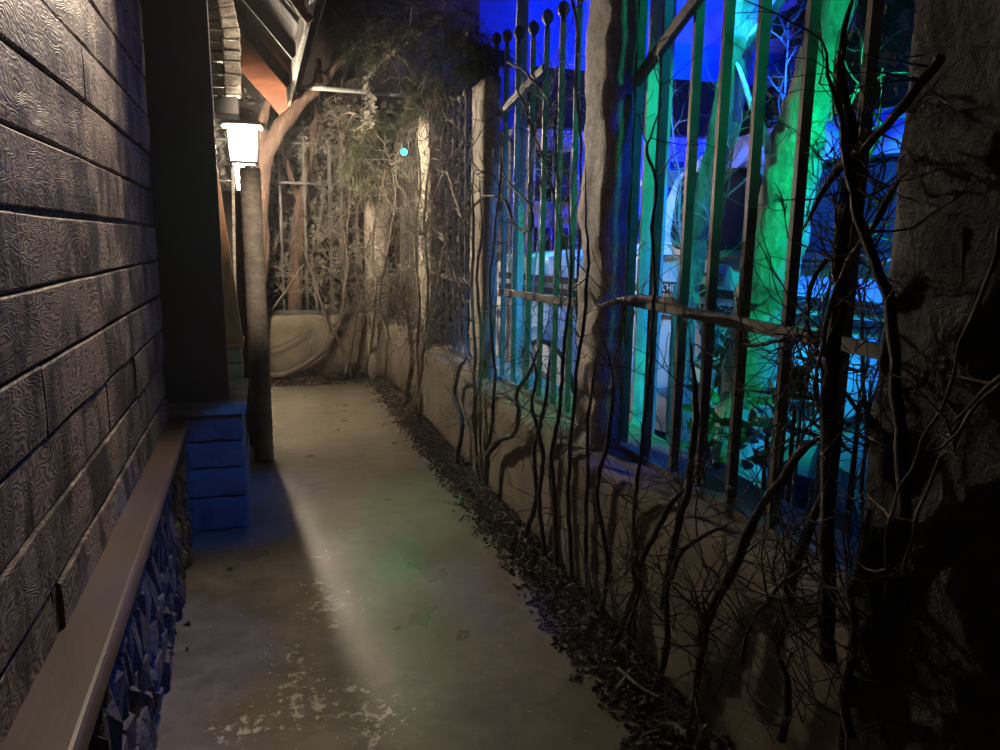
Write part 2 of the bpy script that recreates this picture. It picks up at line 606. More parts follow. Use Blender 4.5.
# the dark painted sheet standing on the pier
dp = MB()
ps = [(-1.6, 4.36), (-0.186, 4.36), (-0.186, 4.40), (-1.6, 4.40)]
dp.loft([[Vector((x, y, 0.70)) for x, y in ps], [Vector((x - (0.016 if x > -1 else 0), y, 3.15)) for x, y in ps]])
struct(dp.build('wall_end', M['panel'], bevel=0.004))
hw = MB()
for (x, y) in ((169, 122), (193, 124)):
    p = at(x, y, Y=4.36)
    hw.box((p.x - .022, 4.352, p.z - .003), (p.x + .022, 4.36, p.z + .003))
# second, lower coped wall between the panel and the post
w2 = MB()
zz = 0.0
for h in (0.17, 0.16, 0.17, 0.15, 0.15, 0.10):
    tmp = rough_box((-0.9, 5.1, zz + .003), (-0.135 + rnd.uniform(-.008, .008), 5.5, zz + h - .003), 0.05, 0.012, 9, zz * 10 + 2, 0, 0.008)
    w2.add([Vector(v) for v in tmp.v], tmp.f)
    zz += h
struct(w2.build('wall_left.002', M['cap']))
struct(rough_box((-0.92, 5.07, 0.90), (-0.115, 5.54, 0.925), 0.05, 0.004, 10, 3, 0, 0.004).build('trim_3', M['wood_trim']))

# ------------------------------------------------------------------ leaning trim post, hewn bracket
tp = MB()
b0, t0 = Vector((-0.175, 5.15, 0.925)), Vector((-0.305, 4.85, 2.36))
tp.bar(b0, t0, 0.115, 0.12, up=(0, 1, 0))
tag(tp.build('trim_post', M['wood_trim'], bevel=0.004), 'reddish brown board post leaning behind the dark grey panel edge', 'post')
tq = MB()
tq.bar(at(236, 340, Y=5.3), at(233, 180, Y=5.3), 0.018, 0.03, up=(0, 1, 0))
tag(tq.build('batten', M['hewn'], bevel=0.002), 'thin pale wooden batten standing left of the lamp post', 'batten')

shade_bd = MB()  # added board that keeps lantern light off the left floor
shade_bd.bar((-.185, 6.0, 0.0), (-.185, 6.0, 1.94), 0.19, 0.05, up=(0, 1, 0))
tag(shade_bd.build('added_shade_board', M['wood_dark'], bevel=0.004), 'dark upright board added behind the coped wall to shade the floor', 'board')
br = thing('timber_bracket', 'curved hewn timber bracket of pale chunky blocks above the lantern', 'bracket', at(226, 95, Y=4.62))
path = [(225, 96), (224, 62), (222, 30), (216, 0), (205, -30), (185, -62)]
pc = spline([at(x, y, Y=4.62) for x, y in path], 6)
arch = MB()
face = MB()
k = 0
i = 0
while i < len(pc) - 1:
    st = 2
    j = min(i + st, len(pc) - 1)
    a, bq = pc[i], pc[j]
    d = (bq - a).normalized()
    side = Vector((d.z, 0, -d.x))
    jit = lambda s_: Vector((rnd.uniform(-s_, s_), rnd.uniform(-s_, s_), rnd.uniform(-s_, s_)))
    # right column (face), left column (soffit side)
    for (mb, s0, s1, y0, y1) in ((face, 0.0, 0.088, -0.05, 0.10), (arch, -0.075, -0.003, 0.0, 0.14)):
        ring = []
        for q in (a + d * 0.003, bq - d * 0.003):
            ring.append([q + side * s0 + Vector((0, y0, 0)) + jit(.005), q + side * s1 + Vector((0, y0, 0)) + jit(.006), q + side * s1 + Vector((0, y1, 0)) + jit(.004), q + side * s0 + Vector((0, y1, 0)) + jit(.004)])
        mb.loft(ring)
    i = j
face.build('face_timber', M['hewn'], br, bevel=0.006)
arch.build('arch_timber', M['hewn'], br, bevel=0.006)
bl = MB()
p = at(220, 92, Y=4.56)
bl.tube([p, p + Vector((0, 0.09, 0))], 0.022, 14)
bl.build('bolt', M['lamp_black'], br, bevel=0.003)
sh = MB()
p0, p1 = at(214, 97, Y=4.62), at(239, 116, Y=4.62)
sh.box((p0.x, 4.58, p1.z), (p1.x, 4.76, p0.z))
sh.build('shoe', M['lamp_black'], br, bevel=0.006)

# ------------------------------------------------------------------ lamp post and lantern
lp = MB()
rings = []
k = 64
for i in range(k + 1):
    z = 2.07 * i / k
    rr = 0.068 * (1.0 + 0.02 * (1 - z / 2.1)) * (1 + (0.05 if i % 2 else -0.02)) + 0.003 * noise.noise(Vector((0, 0, z * 5)))
    lean = Vector((-0.022 - 0.006 * z, 5.57, z))
    rings.append([lean + Vector((math.cos(2 * math.pi * j / 20), math.sin(2 * math.pi * j / 20), 0)) * rr * (1 + 0.04 * noise.noise(Vector((math.cos(j * .314) * 2, math.sin(j * .314) * 2, z * 9)))) for j in range(20)])
lp.loft(rings)
tag(lp.build('lamp_post', M['post'], smooth=True), 'grey ringed trunk post standing on the concrete below the bright lantern', 'post')

LX, LY = -0.088, 6.95
zt, zb = at(243, 127, Y=LY).z, at(243, 162, Y=LY).z
lan = thing('lantern', 'large bright square wall lantern glowing white above the post', 'lantern', (LX, LY, zt + 0.2))
# frosted glass box
gw = 0.125


def mat_lampglass():
    t = NT('glowing_lantern_glass')
    e = t.n('ShaderNodeEmission')
    e.inputs[0].default_value = (1.0, 0.93, 0.80, 1)
    e.inputs[1].default_value = 7.0
    tr = t.n('ShaderNodeBsdfTransparent')
    tr.inputs[0].default_value = (1, 1, 1, 1)
    mx = t.n('ShaderNodeAddShader')
    t.l(e.outputs[0], mx.inputs[0])
    t.l(tr.outputs[0], mx.inputs[1])
    t.l(mx.outputs[0], t.out.inputs[0])
    return t.m


M['lampglass'] = mat_lampglass()
for nm, (dx, dy) in (('glass_pane', (0, -1)), ('glass_pane', (0, 1)), ('glass_pane', (-1, 0)), ('glass_pane', (1, 0))):
    gp = MB()
    w0, w1 = gw - .004, gw - .020
    if dx:
        q = [(dx * w1, -w1, zb), (dx * w1, w1, zb), (dx * w0, w0, zt), (dx * w0, -w0, zt)]
    else:
        q = [(-w1, dy * w1, zb), (w1, dy * w1, zb), (w0, dy * w0, zt), (-w0, dy * w0, zt)]
    gp.add([Vector((LX + a, LY + b, c)) for a, b, c in q], [(0, 1, 2, 3)])
    gp.build(nm, M['lampglass'], lan)
for sx in (-1, 1):
    for sy in (-1, 1):
        fr = MB()
        fr.bar((LX + sx * (gw - .018), LY + sy * (gw - .018), zb), (LX + sx * gw, LY + sy * gw, zt), 0.008)
        fr.build('corner_post', M['lamp_black'], lan)
bs = MB()
for i_, j_ in ((-1, 0), (1, 0), (0, -1), (0, 1)):
    cx_, cy_ = LX + i_ * .105, LY + j_ * .105
    bs.box((cx_ - (.012 if i_ else .117), cy_ - (.012 if j_ else .117), zb - .02), (cx_ + (.012 if i_ else .117), cy_ + (.012 if j_ else .117), zb))
bs.build('base_ring', M['lamp_black'], lan, bevel=0.003)
tpz = MB()
tpz.quad_frustum((LX, LY, 0), 0.33, 0.33, zt, zt + .02)
tpz.quad_frustum((LX, LY, 0), 0.30, 0.16, zt + .02, zt + .10)
tpz.quad_frustum((LX, LY, 0), 0.13, 0.09, zt + .10, zt + .15)
tpz.build('cap', M['lamp_black'], lan, bevel=0.003)
for sx in (-1, 1):
    e = MB()
    e.lathe([(0.002, -.02), (0.014, -.012), (0.018, 0.0), (0.014, .012), (0.002, .02)], (LX + sx * .165, LY - .165, zt - .004), 12)
    e.build('corner_knob', M['lamp_black'], lan, smooth=True)
bulb = MB()
bulb.lathe([(0.004, -.055), (0.026, -.045), (0.036, -.02), (0.036, .005), (0.024, .035), (0.014, .055)], (LX, LY, (zt + zb) / 2), 16)
bulb.build('bulb', emit('lantern_bulb', (1.0, 0.84, 0.63), 5200.0), lan, smooth=True)
ll = MB()
ll.lathe([(0.012, -.0), (0.040, -.012), (0.042, -.05), (0.030, -.19), (0.024, -.205)], (LX - .035, LY - .12, zb - .035), 14)
ll.build('lower_lens', emit('lantern_lower_lens', (1.0, 0.93, 0.82), 9.0), lan, smooth=True)
hg = MB()
hg.bar((LX, LY, zt + .14), (LX, LY, zt + .62), 0.02)
hg.bar((LX, LY, zt + .24), (LX - .5, LY, zt + .24), 0.025)
hg.build('hanger', M['lamp_black'], lan)

# ------------------------------------------------------------------ porch roof over the lantern
rf = thing('porch_roof', 'small overhanging porch roof with dark boards above the lantern', 'roof', (0.3, 6.0, 2.9))
RX, RZ = 0.325, 2.90


def at_eave(y):
    # along the eave line, the place seen at height y
    best = None
    for i in range(400):
        Y = 3.3 + i * 0.0125
        p = Vector((RX, Y, RZ))
        v = p - ORG
        py = CY - F * v.dot(CU) / v.dot(_f)
        if best is None or abs(py - y) < best[0]:
            best = (abs(py - y), Y)
    return best[1]


fa = MB()
fa.bar((RX, 3.2, RZ + .02), (RX, 7.75, RZ + .02), 0.035, 0.17)
fa.bar((RX + .03, 3.2, RZ + .075), (RX + .03, 7.8, RZ + .075), 0.03, 0.05)
fa.build('fascia', M['hewn'], rf, bevel=0.004)
dk = MB()
up = Vector((-0.66, 0, 0.75)).normalized()
nr = Vector((0.75, 0, 0.66))
for y0 in [3.2 + 0.16 * i for i in range(29)]:
    a = Vector((RX + .05, y0 + .08, RZ + .03)) + nr * 0.075
    dk.bar(a, a + up * 1.6, 0.156, 0.02, up=nr)
dk.build('deck_boards', M['wood_dark'], rf)
for yy in (84, 55, 13, -35):
    y = at_eave(yy)
    ra = MB()
    a = Vector((RX - .01, y, RZ))
    ra.bar(a, a + up * 1.5, 0.045, 0.09, up=nr)
    ra.build('rafter', M['wood_dark'], rf, bevel=0.003)
bb = MB()
a = Vector((RX - .01, 7.72, RZ - .06))
bb.bar(a - up * .02, a + up * 1.5, 0.035, 0.23, up=nr)
bo = bb.build('barge_board', M['wood_red'], rf, bevel=0.004)
bo['label'] = 'orange red end board lit by the lantern'
cb = MB()
cb.bar(at(310, 22, Y=4.6), at(285, -14, Y=4.6), 0.05, 0.05)
cb.build('collar_board', M['wood_red'], rf, bevel=0.003)

# ------------------------------------------------------------------ right wall, pillars
rw = MB()
prof = [(1.325, 0.0), (1.322, 0.15), (1.32, 0.30), (1.32, 0.45), (1.32, 0.58), (1.325, 0.655), (1.345, 0.685), (1.40, 0.692), (1.47, 0.694), (1.55, 0.69), (1.65, 0.69), (1.80, 0.69), (1.82, 0.60), (1.82, 0.0)]
rings = []
for q in range(131):
    y = -0.2 + 6.5 * q / 130
    ring = []
    for i, (x, z) in enumerate(prof):
        a = noise.fractal(Vector((y * 3.2, x * 6, z * 5)), 0.9, 2, 5)
        e = 0.022 if i in (5, 6, 7) else 0.010
        ring.append(Vector((x + a * e, y, z + (a * e if 4 < i < 12 else 0))))
    rings.append(ring)
rw.loft(rings)
struct(rw.build('wall_right', M['stucco'], smooth=True))
rw2 = MB()
prof2 = [(1.40, 0.0), (1.395, 0.25), (1.39, 0.5), (1.40, 0.68), (1.43, 0.71), (1.60, 0.71), (1.80, 0.70), (1.82, 0.0)]
rings = []
for q in range(53):
    y = 6.28 + 2.6 * q / 52
    ring = []
    for i, (x, z) in enumerate(prof2):
        a = noise.fractal(Vector((y * 3.2, x * 6 + 4, z * 5)), 0.9, 2, 5)
        sk = -(y - 6.3) / 2.5 * 0.16 if i < 5 else 0
        ring.append(Vector((x + sk + a * 0.012, y, z + (a * .012 if 2 < i < 7 else 0))))
    rings.append(ring)
rw2.loft(rings)
struct(rw2.build('wall_right.001', M['stucco'], smooth=True))
bw = MB()
prof3 = [(8.62, 0.0), (8.615, 0.3), (8.61, 0.6), (8.63, 0.74), (8.67, 0.76), (8.85, 0.755), (8.87, 0.0)]
rings = []
for q in range(61):
    x = -1.7 + 2.95 * q / 60
    ring = []
    for i, (y, z) in enumerate(prof3):
        a = noise.fractal(Vector((x * 3.2, y * 6, z * 5)), 0.9, 2, 5)
        ring.append(Vector((x, y + a * .012, z + (a * .012 if 2 < i < 6 else 0))))
    rings.append(ring)
bw.loft(rings)
struct(bw.build('wall_back', M['stucco'], smooth=True))

tag(rough_box((1.15, 8.5, 0.0), (1.40, 8.78, 2.30), 0.08, 0.012, 3, 1).build('pillar', M['pillar'], smooth=True), 'tan plastered corner pillar with pine needles over its top', 'pillar')
tag(rough_box((1.375, 6.42, 0.0), (1.52, 6.82, 2.78), 0.08, 0.012, 3, 2).build('pillar', M['pillar'], smooth=True), 'narrow plastered pillar right of the small green light', 'pillar')
tag(rough_box((1.385, 4.72, 0.0), (1.50, 5.08, 2.62), 0.06, 0.016, 4, 3).build('pillar', M['pillar'], smooth=True), 'pale plastered pillar under the shaggy pine needles beside the blue panel', 'pillar')
tag(rough_box((1.385, 2.93, 0.0), (1.54, 3.20, 3.40), 0.035, 0.022, 7, 4, 0, .018).build('pillar', M['pillar_rough'], smooth=True), 'rough carved pillar with pale lit face and dark blue near side', 'pillar')
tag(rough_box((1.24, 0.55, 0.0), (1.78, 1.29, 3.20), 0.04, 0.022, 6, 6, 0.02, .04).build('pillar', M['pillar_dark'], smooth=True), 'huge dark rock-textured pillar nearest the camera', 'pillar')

# ------------------------------------------------------------------ iron fences
FX = 1.52


def bar_finial(p, top, finial, parent, w):
    b = MB()
    b.box((p.x - w * .43, p.y - w * .22, p.z), (p.x + w * .43, p.y + w * .22, top))
    bo = b.build('bar', M['iron'], parent)
    if finial:
        f_ = MB()
        f_.lathe([(0.012, 0), (0.016, .01), (0.010, .02), (0.030, .045), (0.034, .065), (0.024, .09), (0.004, .105)], (p.x, p.y, top), 12)
        fo = f_.build('finial', M['steel_dark'], None, smooth=True)
        fo.parent = bo
        fo.matrix_parent_inverse = Matrix.Identity(4)
        fo.data.transform(world_inv(parent))
    return bo


def fence(label, y0, y1, ys, tops, mid, w=0.040, zs=0.72, x=FX, brace=None, finial=True, rail=True):
    t = thing('fence_panel', label, 'fence', (x, (y0 + y1) / 2, zs - .02), 'iron fence panels between the pillars')
    s = MB()
    s.bar((x, y0, zs), (x, y1, zs), 0.055, 0.035)
    s.build('sill_rail', M['iron'], t, bevel=0.003)
    if mid:
        s = MB()
        s.bar((x - .02, y0, mid[0]), (x - .02, y1, mid[1]), 0.022, 0.04)
        s.build('mid_rail', M['iron'], t, bevel=0.003)
    for y, tz in zip(ys, tops):
        bar_finial(Vector((x, y, zs + .01)), tz, finial, t, w)
    if brace:
        s = MB()
        s.bar(brace[0], brace[1], 0.03, 0.045)
        s.build('brace', M['iron'], t, bevel=0.003)
    return t


# nearest bay
ysC = [at(px, 250, X=FX).y for px in (632, 656, 686, 714, 748, 794)] + [1.66, 1.50, 1.34]
fence('tall iron fence panel with green-lit trunk behind, nearest the camera', 1.26, 2.92, ysC, [3.1] * len(ysC), (1.335, 1.36), 0.042, 0.705,
      brace=(at(636, 82, X=FX - .03), at(702, -8, X=FX - .03)), finial=False)
ysB = [at(px, 250, X=FX).y for px in (494, 504, 515, 529, 542, 557, 572)]
topsB = [at(px, py, X=FX).z for px, py in ((493, 52), (503, 50), (515, 47), (528, 44), (541, 34), (558, 26), (574, 12))]
fence('iron fence panel with ball finials against deep blue light', 3.21, 4.70, ysB, topsB, (1.31, 1.28), 0.034, 0.70,
      brace=(at(489, 125, X=FX - .03), at(545, 68, X=FX - .03)))
ysA = [at(px, 250, X=FX).y for px in (436, 442, 448, 454, 460, 466)]
fence('iron fence panel veiled by pale twigs left of the pale pillar', 5.10, 6.40, ysA, [2.62] * 6, (1.30, 1.30), 0.03, 0.70)
ysD = [6.9 + 0.17 * i for i in range(10)]
fence('iron fence panel beside the corner pillar below the green light', 6.84, 8.5, ysD, [2.55] * 10, (1.32, 1.32), 0.028, 0.73)
# back fence
t = thing('back_fence', 'dark iron fence on the low back wall in front of ivy', 'fence', (0.2, 8.74, 0.76))
s = MB()
s.bar((-1.6, 8.74, 0.785), (1.16, 8.74, 0.785), 0.05, 0.04)
s.build('sill_rail', M['steel_dark'], t, bevel=0.003)
s = MB()
s.bar((-1.6, 8.74, 2.20), (1.16, 8.74, 2.20), 0.02, 0.022)
s.build('mid_rail', M['steel_dark'], t, bevel=0.003)
s = MB()
s.bar((-1.6, 8.74, 2.62), (1.16, 8.74, 2.62), 0.02, 0.022)
s.build('top_rail', M['steel_dark'], t, bevel=0.003)
for px in (283, 307, 332, 343, 358, 257, 238, 214, 190):
    p = at(px, 280, Y=8.74)
    s = MB()
    s.bar((p.x, 8.74, 0.79), (p.x, 8.74, 2.70), 0.034 if px not in (283, 307) else 0.024)
    s.build('bar', M['steel_dark'], t)

# ------------------------------------------------------------------ vines
def wig(pts, amp, seed, freq=4.5):
    out = []
    for p in pts:
        q = p * freq + Vector((seed * 3.7, seed * 1.3, seed * 9.1))
        out.append(p + Vector((noise.noise(q), noise.noise(q + Vector((11, 5, 3))), noise.noise(q + Vector((3, 17, 7))))) * amp)
    return out


def grow(mb, p, d, length, r, rg, depth, planar):
    """one dry twig and its side shoots"""
    n = max(3, int(length / 0.035))
    pts = [p.copy()]
    d = d.normalized()
    q = p.copy()
    kids = []
    for i in range(n):
        d = (d + Vector((rg.gauss(0, .22) * planar[0], rg.gauss(0, .22) * planar[1], rg.gauss(0, .22) + 0.02))).normalized()
        q = q + d * (length / n)
        pts.append(q.copy())
        if depth > 0 and rg.random() < 0.42:
            kids.append((q.copy(), d.copy()))
    rad = [max(0.0011, r * (1 - 0.75 * i / n)) for i in range(n + 1)]
    mb.tube(pts, rad, 4, cap=False)
    for kp, kd in kids:
        side = Vector((rg.gauss(0, 1) * planar[0], rg.gauss(0, 1) * planar[1], rg.gauss(0, 1)))
        grow(mb, kp, kd * 0.6 + side.normalized() * 0.8, length * rg.uniform(.35, .7), r * .6, rg, depth - 1, planar)


VN = [0]


def vine(label, px, r0, r1, tw=8, X=None, Y=None, mat='vine', tl=0.28, tr=0.0032, amp=0.014, sub=6, dep=2, n=7, foot=None, planar=(0.45, 1, 1), tw0=0.05, name='vine', cat='vine'):
    VN[0] += 1
    if mat == 'vine_dark':
        tw, dep, tr = int(tw * .55), 1, .0026
    rg = random.Random(VN[0] * 17 + 3)
    pts = []
    for q in px:
        if len(q) == 3:
            pts.append(at(q[0], q[1], X=q[2]) if X is not None else at(q[0], q[1], Y=q[2]))
        else:
            pts.append(at(q[0], q[1], X=X, Y=Y))
    if foot is not None:
        pts[0].z = foot
    pts = wig(wig(spline(pts, sub), amp, VN[0]), .007, VN[0] + 50, 19.0)
    mb = MB()
    k = len(pts)
    rad = [0.78 * (r0 + (r1 - r0) * i / (k - 1)) * (1 + 0.22 * noise.noise(pts[i] * 14)) for i in range(k)]
    for i in range(k):
        f = i / (k - 1)
        if f > .8:
            rad[i] = max(.0015, rad[i] * (1 - (f - .8) * 4.4))
    mb.tube(pts, rad, n)
    for j in range(tw):
        i = rg.randrange(max(1, int(k * tw0)), k - 1)
        d = (pts[i + 1] - pts[i]).normalized()
        side = Vector((rg.gauss(-.2, 1) * planar[0], rg.gauss(0, 1) * planar[1], rg.gauss(0.15, .8))).normalized()
        grow(mb, pts[i], d * .4 + side, tl * rg.uniform(.5, 1.3), tr, rg, dep, planar)
    o = mb.build(name, M[mat], smooth=True)
    return tag(o, label, cat, 'dry vines climbing the fence and walls')


BX = 1.27   # plane just in front of the right wall
# back wall vines (plane Y)
pb = (1, .35, 1)
vine('thick stem sweeping in an arc across the low back wall', [(250, 379), (290, 372), (322, 352), (338, 325), (343, 300), (347, 255), (338, 205)], .055, .016, 16, Y=8.52, planar=pb, tl=.4, mat='vine', tr=.005)
vine('straight vine rising from the back mulch left of centre', [(352, 376), (338, 340), (325, 312), (308, 262), (296, 232), (298, 205)], .030, .010, 14, Y=8.5, planar=pb, tl=.4, mat='vine', tr=.005)
vine('vine climbing the back wall in front of the corner pillar', [(346, 374), (352, 340), (357, 312), (362, 262), (380, 215)], .030, .010, 14, Y=8.47, planar=pb, tl=.42, mat='vine', tr=.005)
vine('thin twig lying against the low back wall near the post', [(262, 352), (285, 343), (300, 335), (318, 328)], .012, .005, 6, Y=8.55, planar=pb, tl=.25, mat='vine')
vine('slender vine crossing the back fence diagonally', [(272, 310), (300, 270), (330, 232), (372, 180)], .010, .006, 16, Y=8.6, planar=pb, tl=.45, mat='vine_pale', tr=.005)
vine('pale vine rising right of the reddish tree behind the post', [(318, 312), (312, 260), (322, 205), (316, 150), (330, 110)], .012, .006, 18, Y=8.62, planar=pb, tl=.45, mat='vine_pale', tr=.005)
vine('vine hanging over the back fence left of the corner pillar', [(349, 312), (345, 262), (350, 190), (340, 140)], .012, .006, 18, Y=8.58, planar=pb, tl=.45, mat='vine_pale', tr=.005)
# recessed bay and first pillar
vine('bare shrub stem at the far corner of the right wall', [(368, 377), (372, 335), (376, 290), (372, 245), (378, 205)], .022, .010, 24, X=1.17, mat='vine_pale', tl=.5, tr=.0055)
vine('forked dry shrub between corner pillar and narrow pillar', [(384, 388), (386, 340), (380, 300), (388, 250), (396, 200), (390, 160)], .022, .010, 28, X=1.24, mat='vine_pale', tl=.55, tr=.0055)
vine('dark bent stem with a crown of pale twigs before the narrow pillar', [(405, 404), (411, 372), (411, 345), (408, 318), (400, 290)], .034, .016, 26, X=1.26, mat='vine', tl=.5, tr=.006, tw0=.5)
vine('tall vine wound up the narrow pillar', [(420, 428), (417, 370), (419, 300), (415, 235), (420, 170), (412, 108)], .020, .012, 26, X=1.30, mat='vine_pale', tl=.5, tr=.005)
vine('vine against the right side of the narrow pillar', [(414, 418), (424, 350), (428, 280), (424, 215), (431, 150), (428, 100)], .018, .010, 26, X=1.32, mat='vine_pale', tl=.5, tr=.005)
vine('twiggy vine draped across the veiled fence panel', [(432, 330), (440, 270), (448, 210), (440, 150), (452, 90)], .012, .007, 34, X=1.44, mat='vine_pale', tl=.5, tr=.0045)
vine('reddish twig sprawling mid height left of the pale pillar', [(466, 225), (456, 200), (447, 172), (437, 190), (426, 212)], .022, .010, 26, X=1.38, mat='vine_pale', tl=.4, tr=.005)
vine('pale vine crossing low over the veiled fence panel', [(466, 305), (452, 265), (444, 240), (430, 228)], .012, .007, 30, X=1.40, mat='vine_pale', tl=.42, tr=.0045)
# second pillar
vine('dark knotty stem low on the wall left of the pale pillar', [(456, 458), (461, 425), (454, 393), (460, 371), (468, 355)], .026, .014, 12, X=BX, mat='vine', tl=.35, foot=0.0)
vine('vine climbing the left edge of the pale pillar', [(478, 482), (474, 420), (475, 350), (471, 290), (473, 220), (470, 140)], .018, .010, 20, X=1.31, mat='vine_pale', tl=.4, tr=.004)
vine('vine running straight up the face of the pale pillar', [(483, 486), (480, 430), (482, 360), (478, 290), (482, 230), (479, 180)], .016, .009, 12, X=1.30, mat='vine_pale', tl=.3, tr=.004)
vine('kinked stem bending right at the wall top by the pale pillar', [(486, 484), (488, 455), (500, 440), (513, 433), (519, 412), (517, 394), (533, 366), (545, 330)], .024, .012, 14, X=BX, mat='vine', tl=.32)
vine('slim vine on the right edge of the pale pillar', [(481, 484), (492, 420), (494, 350), (490, 280), (498, 200), (503, 120)], .014, .008, 14, X=1.32, mat='vine', tl=.34)
vine('looping vine hung in a ring beside the pale pillar', [(469, 232), (472, 208), (482, 198), (494, 196), (505, 202), (512, 218), (522, 231), (531, 228), (531, 212), (524, 198), (511, 186), (500, 168), (487, 158)], .013, .009, 12, X=1.38, mat='vine', tl=.22, amp=.008)
vine('thin vine curling across the top of the blue fence panel', [(508, 62), (530, 77), (550, 102), (555, 128), (557, 180), (561, 225), (571, 300), (566, 360)], .010, .007, 18, X=1.46, mat='vine', tl=.35)
vine('vine leaning down right through the blue fence panel', [(518, 88), (531, 128), (543, 160), (554, 195), (562, 250), (560, 330)], .010, .006, 18, X=1.45, mat='vine', tl=.35)
vine('dark vine dropping beside the carved pillar from above', [(571, -8), (577, 35), (575, 78), (580, 128), (581, 205), (577, 300), (583, 390)], .011, .007, 18, X=1.42, mat='vine', tl=.32)
# feet of the carved pillar
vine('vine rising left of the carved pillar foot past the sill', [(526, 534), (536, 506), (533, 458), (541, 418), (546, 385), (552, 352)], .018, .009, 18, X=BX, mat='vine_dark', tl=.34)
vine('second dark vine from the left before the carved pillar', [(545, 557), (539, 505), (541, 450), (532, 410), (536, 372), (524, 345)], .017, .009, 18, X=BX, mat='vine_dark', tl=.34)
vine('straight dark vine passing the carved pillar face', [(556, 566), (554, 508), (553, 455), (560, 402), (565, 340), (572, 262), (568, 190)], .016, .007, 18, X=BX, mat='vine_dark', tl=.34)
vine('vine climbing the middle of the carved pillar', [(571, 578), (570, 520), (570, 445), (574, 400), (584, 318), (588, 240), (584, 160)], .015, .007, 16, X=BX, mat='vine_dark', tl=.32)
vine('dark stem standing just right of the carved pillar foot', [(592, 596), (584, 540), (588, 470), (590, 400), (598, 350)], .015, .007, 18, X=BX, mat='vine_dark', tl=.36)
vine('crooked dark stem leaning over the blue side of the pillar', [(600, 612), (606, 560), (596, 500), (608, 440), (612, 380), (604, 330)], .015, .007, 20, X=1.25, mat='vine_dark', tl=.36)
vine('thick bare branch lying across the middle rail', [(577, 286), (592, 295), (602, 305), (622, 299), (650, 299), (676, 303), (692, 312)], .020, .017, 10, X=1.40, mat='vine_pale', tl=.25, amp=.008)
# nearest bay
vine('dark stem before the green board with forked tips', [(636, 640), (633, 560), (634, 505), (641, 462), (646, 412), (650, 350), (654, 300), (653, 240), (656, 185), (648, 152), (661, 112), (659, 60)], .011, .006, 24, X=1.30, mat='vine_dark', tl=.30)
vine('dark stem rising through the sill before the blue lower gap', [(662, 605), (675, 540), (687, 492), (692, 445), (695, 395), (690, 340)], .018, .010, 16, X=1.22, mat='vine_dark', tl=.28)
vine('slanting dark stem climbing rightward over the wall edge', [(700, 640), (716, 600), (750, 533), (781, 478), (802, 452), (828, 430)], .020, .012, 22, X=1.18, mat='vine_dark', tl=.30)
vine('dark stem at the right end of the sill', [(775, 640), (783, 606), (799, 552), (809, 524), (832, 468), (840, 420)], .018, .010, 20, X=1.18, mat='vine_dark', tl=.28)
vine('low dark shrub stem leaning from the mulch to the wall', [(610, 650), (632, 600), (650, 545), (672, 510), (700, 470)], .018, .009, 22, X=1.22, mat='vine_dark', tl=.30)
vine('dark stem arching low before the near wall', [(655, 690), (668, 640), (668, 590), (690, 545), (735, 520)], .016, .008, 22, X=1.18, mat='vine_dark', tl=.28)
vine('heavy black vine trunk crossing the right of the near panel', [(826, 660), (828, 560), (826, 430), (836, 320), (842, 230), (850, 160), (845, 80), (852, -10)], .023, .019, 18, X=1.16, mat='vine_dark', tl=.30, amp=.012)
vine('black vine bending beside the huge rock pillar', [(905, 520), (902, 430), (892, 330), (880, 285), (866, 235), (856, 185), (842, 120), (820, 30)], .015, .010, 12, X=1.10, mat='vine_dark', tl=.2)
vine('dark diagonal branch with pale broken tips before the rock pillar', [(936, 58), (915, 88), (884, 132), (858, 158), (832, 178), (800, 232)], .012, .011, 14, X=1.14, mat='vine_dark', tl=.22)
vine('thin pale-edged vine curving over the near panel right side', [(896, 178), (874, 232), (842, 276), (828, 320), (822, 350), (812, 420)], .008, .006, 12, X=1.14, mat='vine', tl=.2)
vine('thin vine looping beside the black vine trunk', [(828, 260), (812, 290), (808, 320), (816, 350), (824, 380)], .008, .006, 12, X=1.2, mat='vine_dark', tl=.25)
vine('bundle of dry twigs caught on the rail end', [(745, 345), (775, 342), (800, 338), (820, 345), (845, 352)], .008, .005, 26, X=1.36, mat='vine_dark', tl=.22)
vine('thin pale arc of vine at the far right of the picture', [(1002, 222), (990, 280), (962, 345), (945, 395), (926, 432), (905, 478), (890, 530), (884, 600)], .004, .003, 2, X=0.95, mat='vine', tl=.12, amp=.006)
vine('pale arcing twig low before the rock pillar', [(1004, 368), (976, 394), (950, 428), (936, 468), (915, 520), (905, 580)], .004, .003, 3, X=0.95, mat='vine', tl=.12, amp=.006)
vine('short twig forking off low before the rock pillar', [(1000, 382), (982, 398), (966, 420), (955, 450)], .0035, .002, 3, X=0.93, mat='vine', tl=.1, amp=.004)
vine('bare twig hooked over the near wall edge', [(740, 664), (752, 620), (770, 600), (790, 575), (830, 560)], .009, .005, 14, X=1.15, mat='vine_dark', tl=.22)
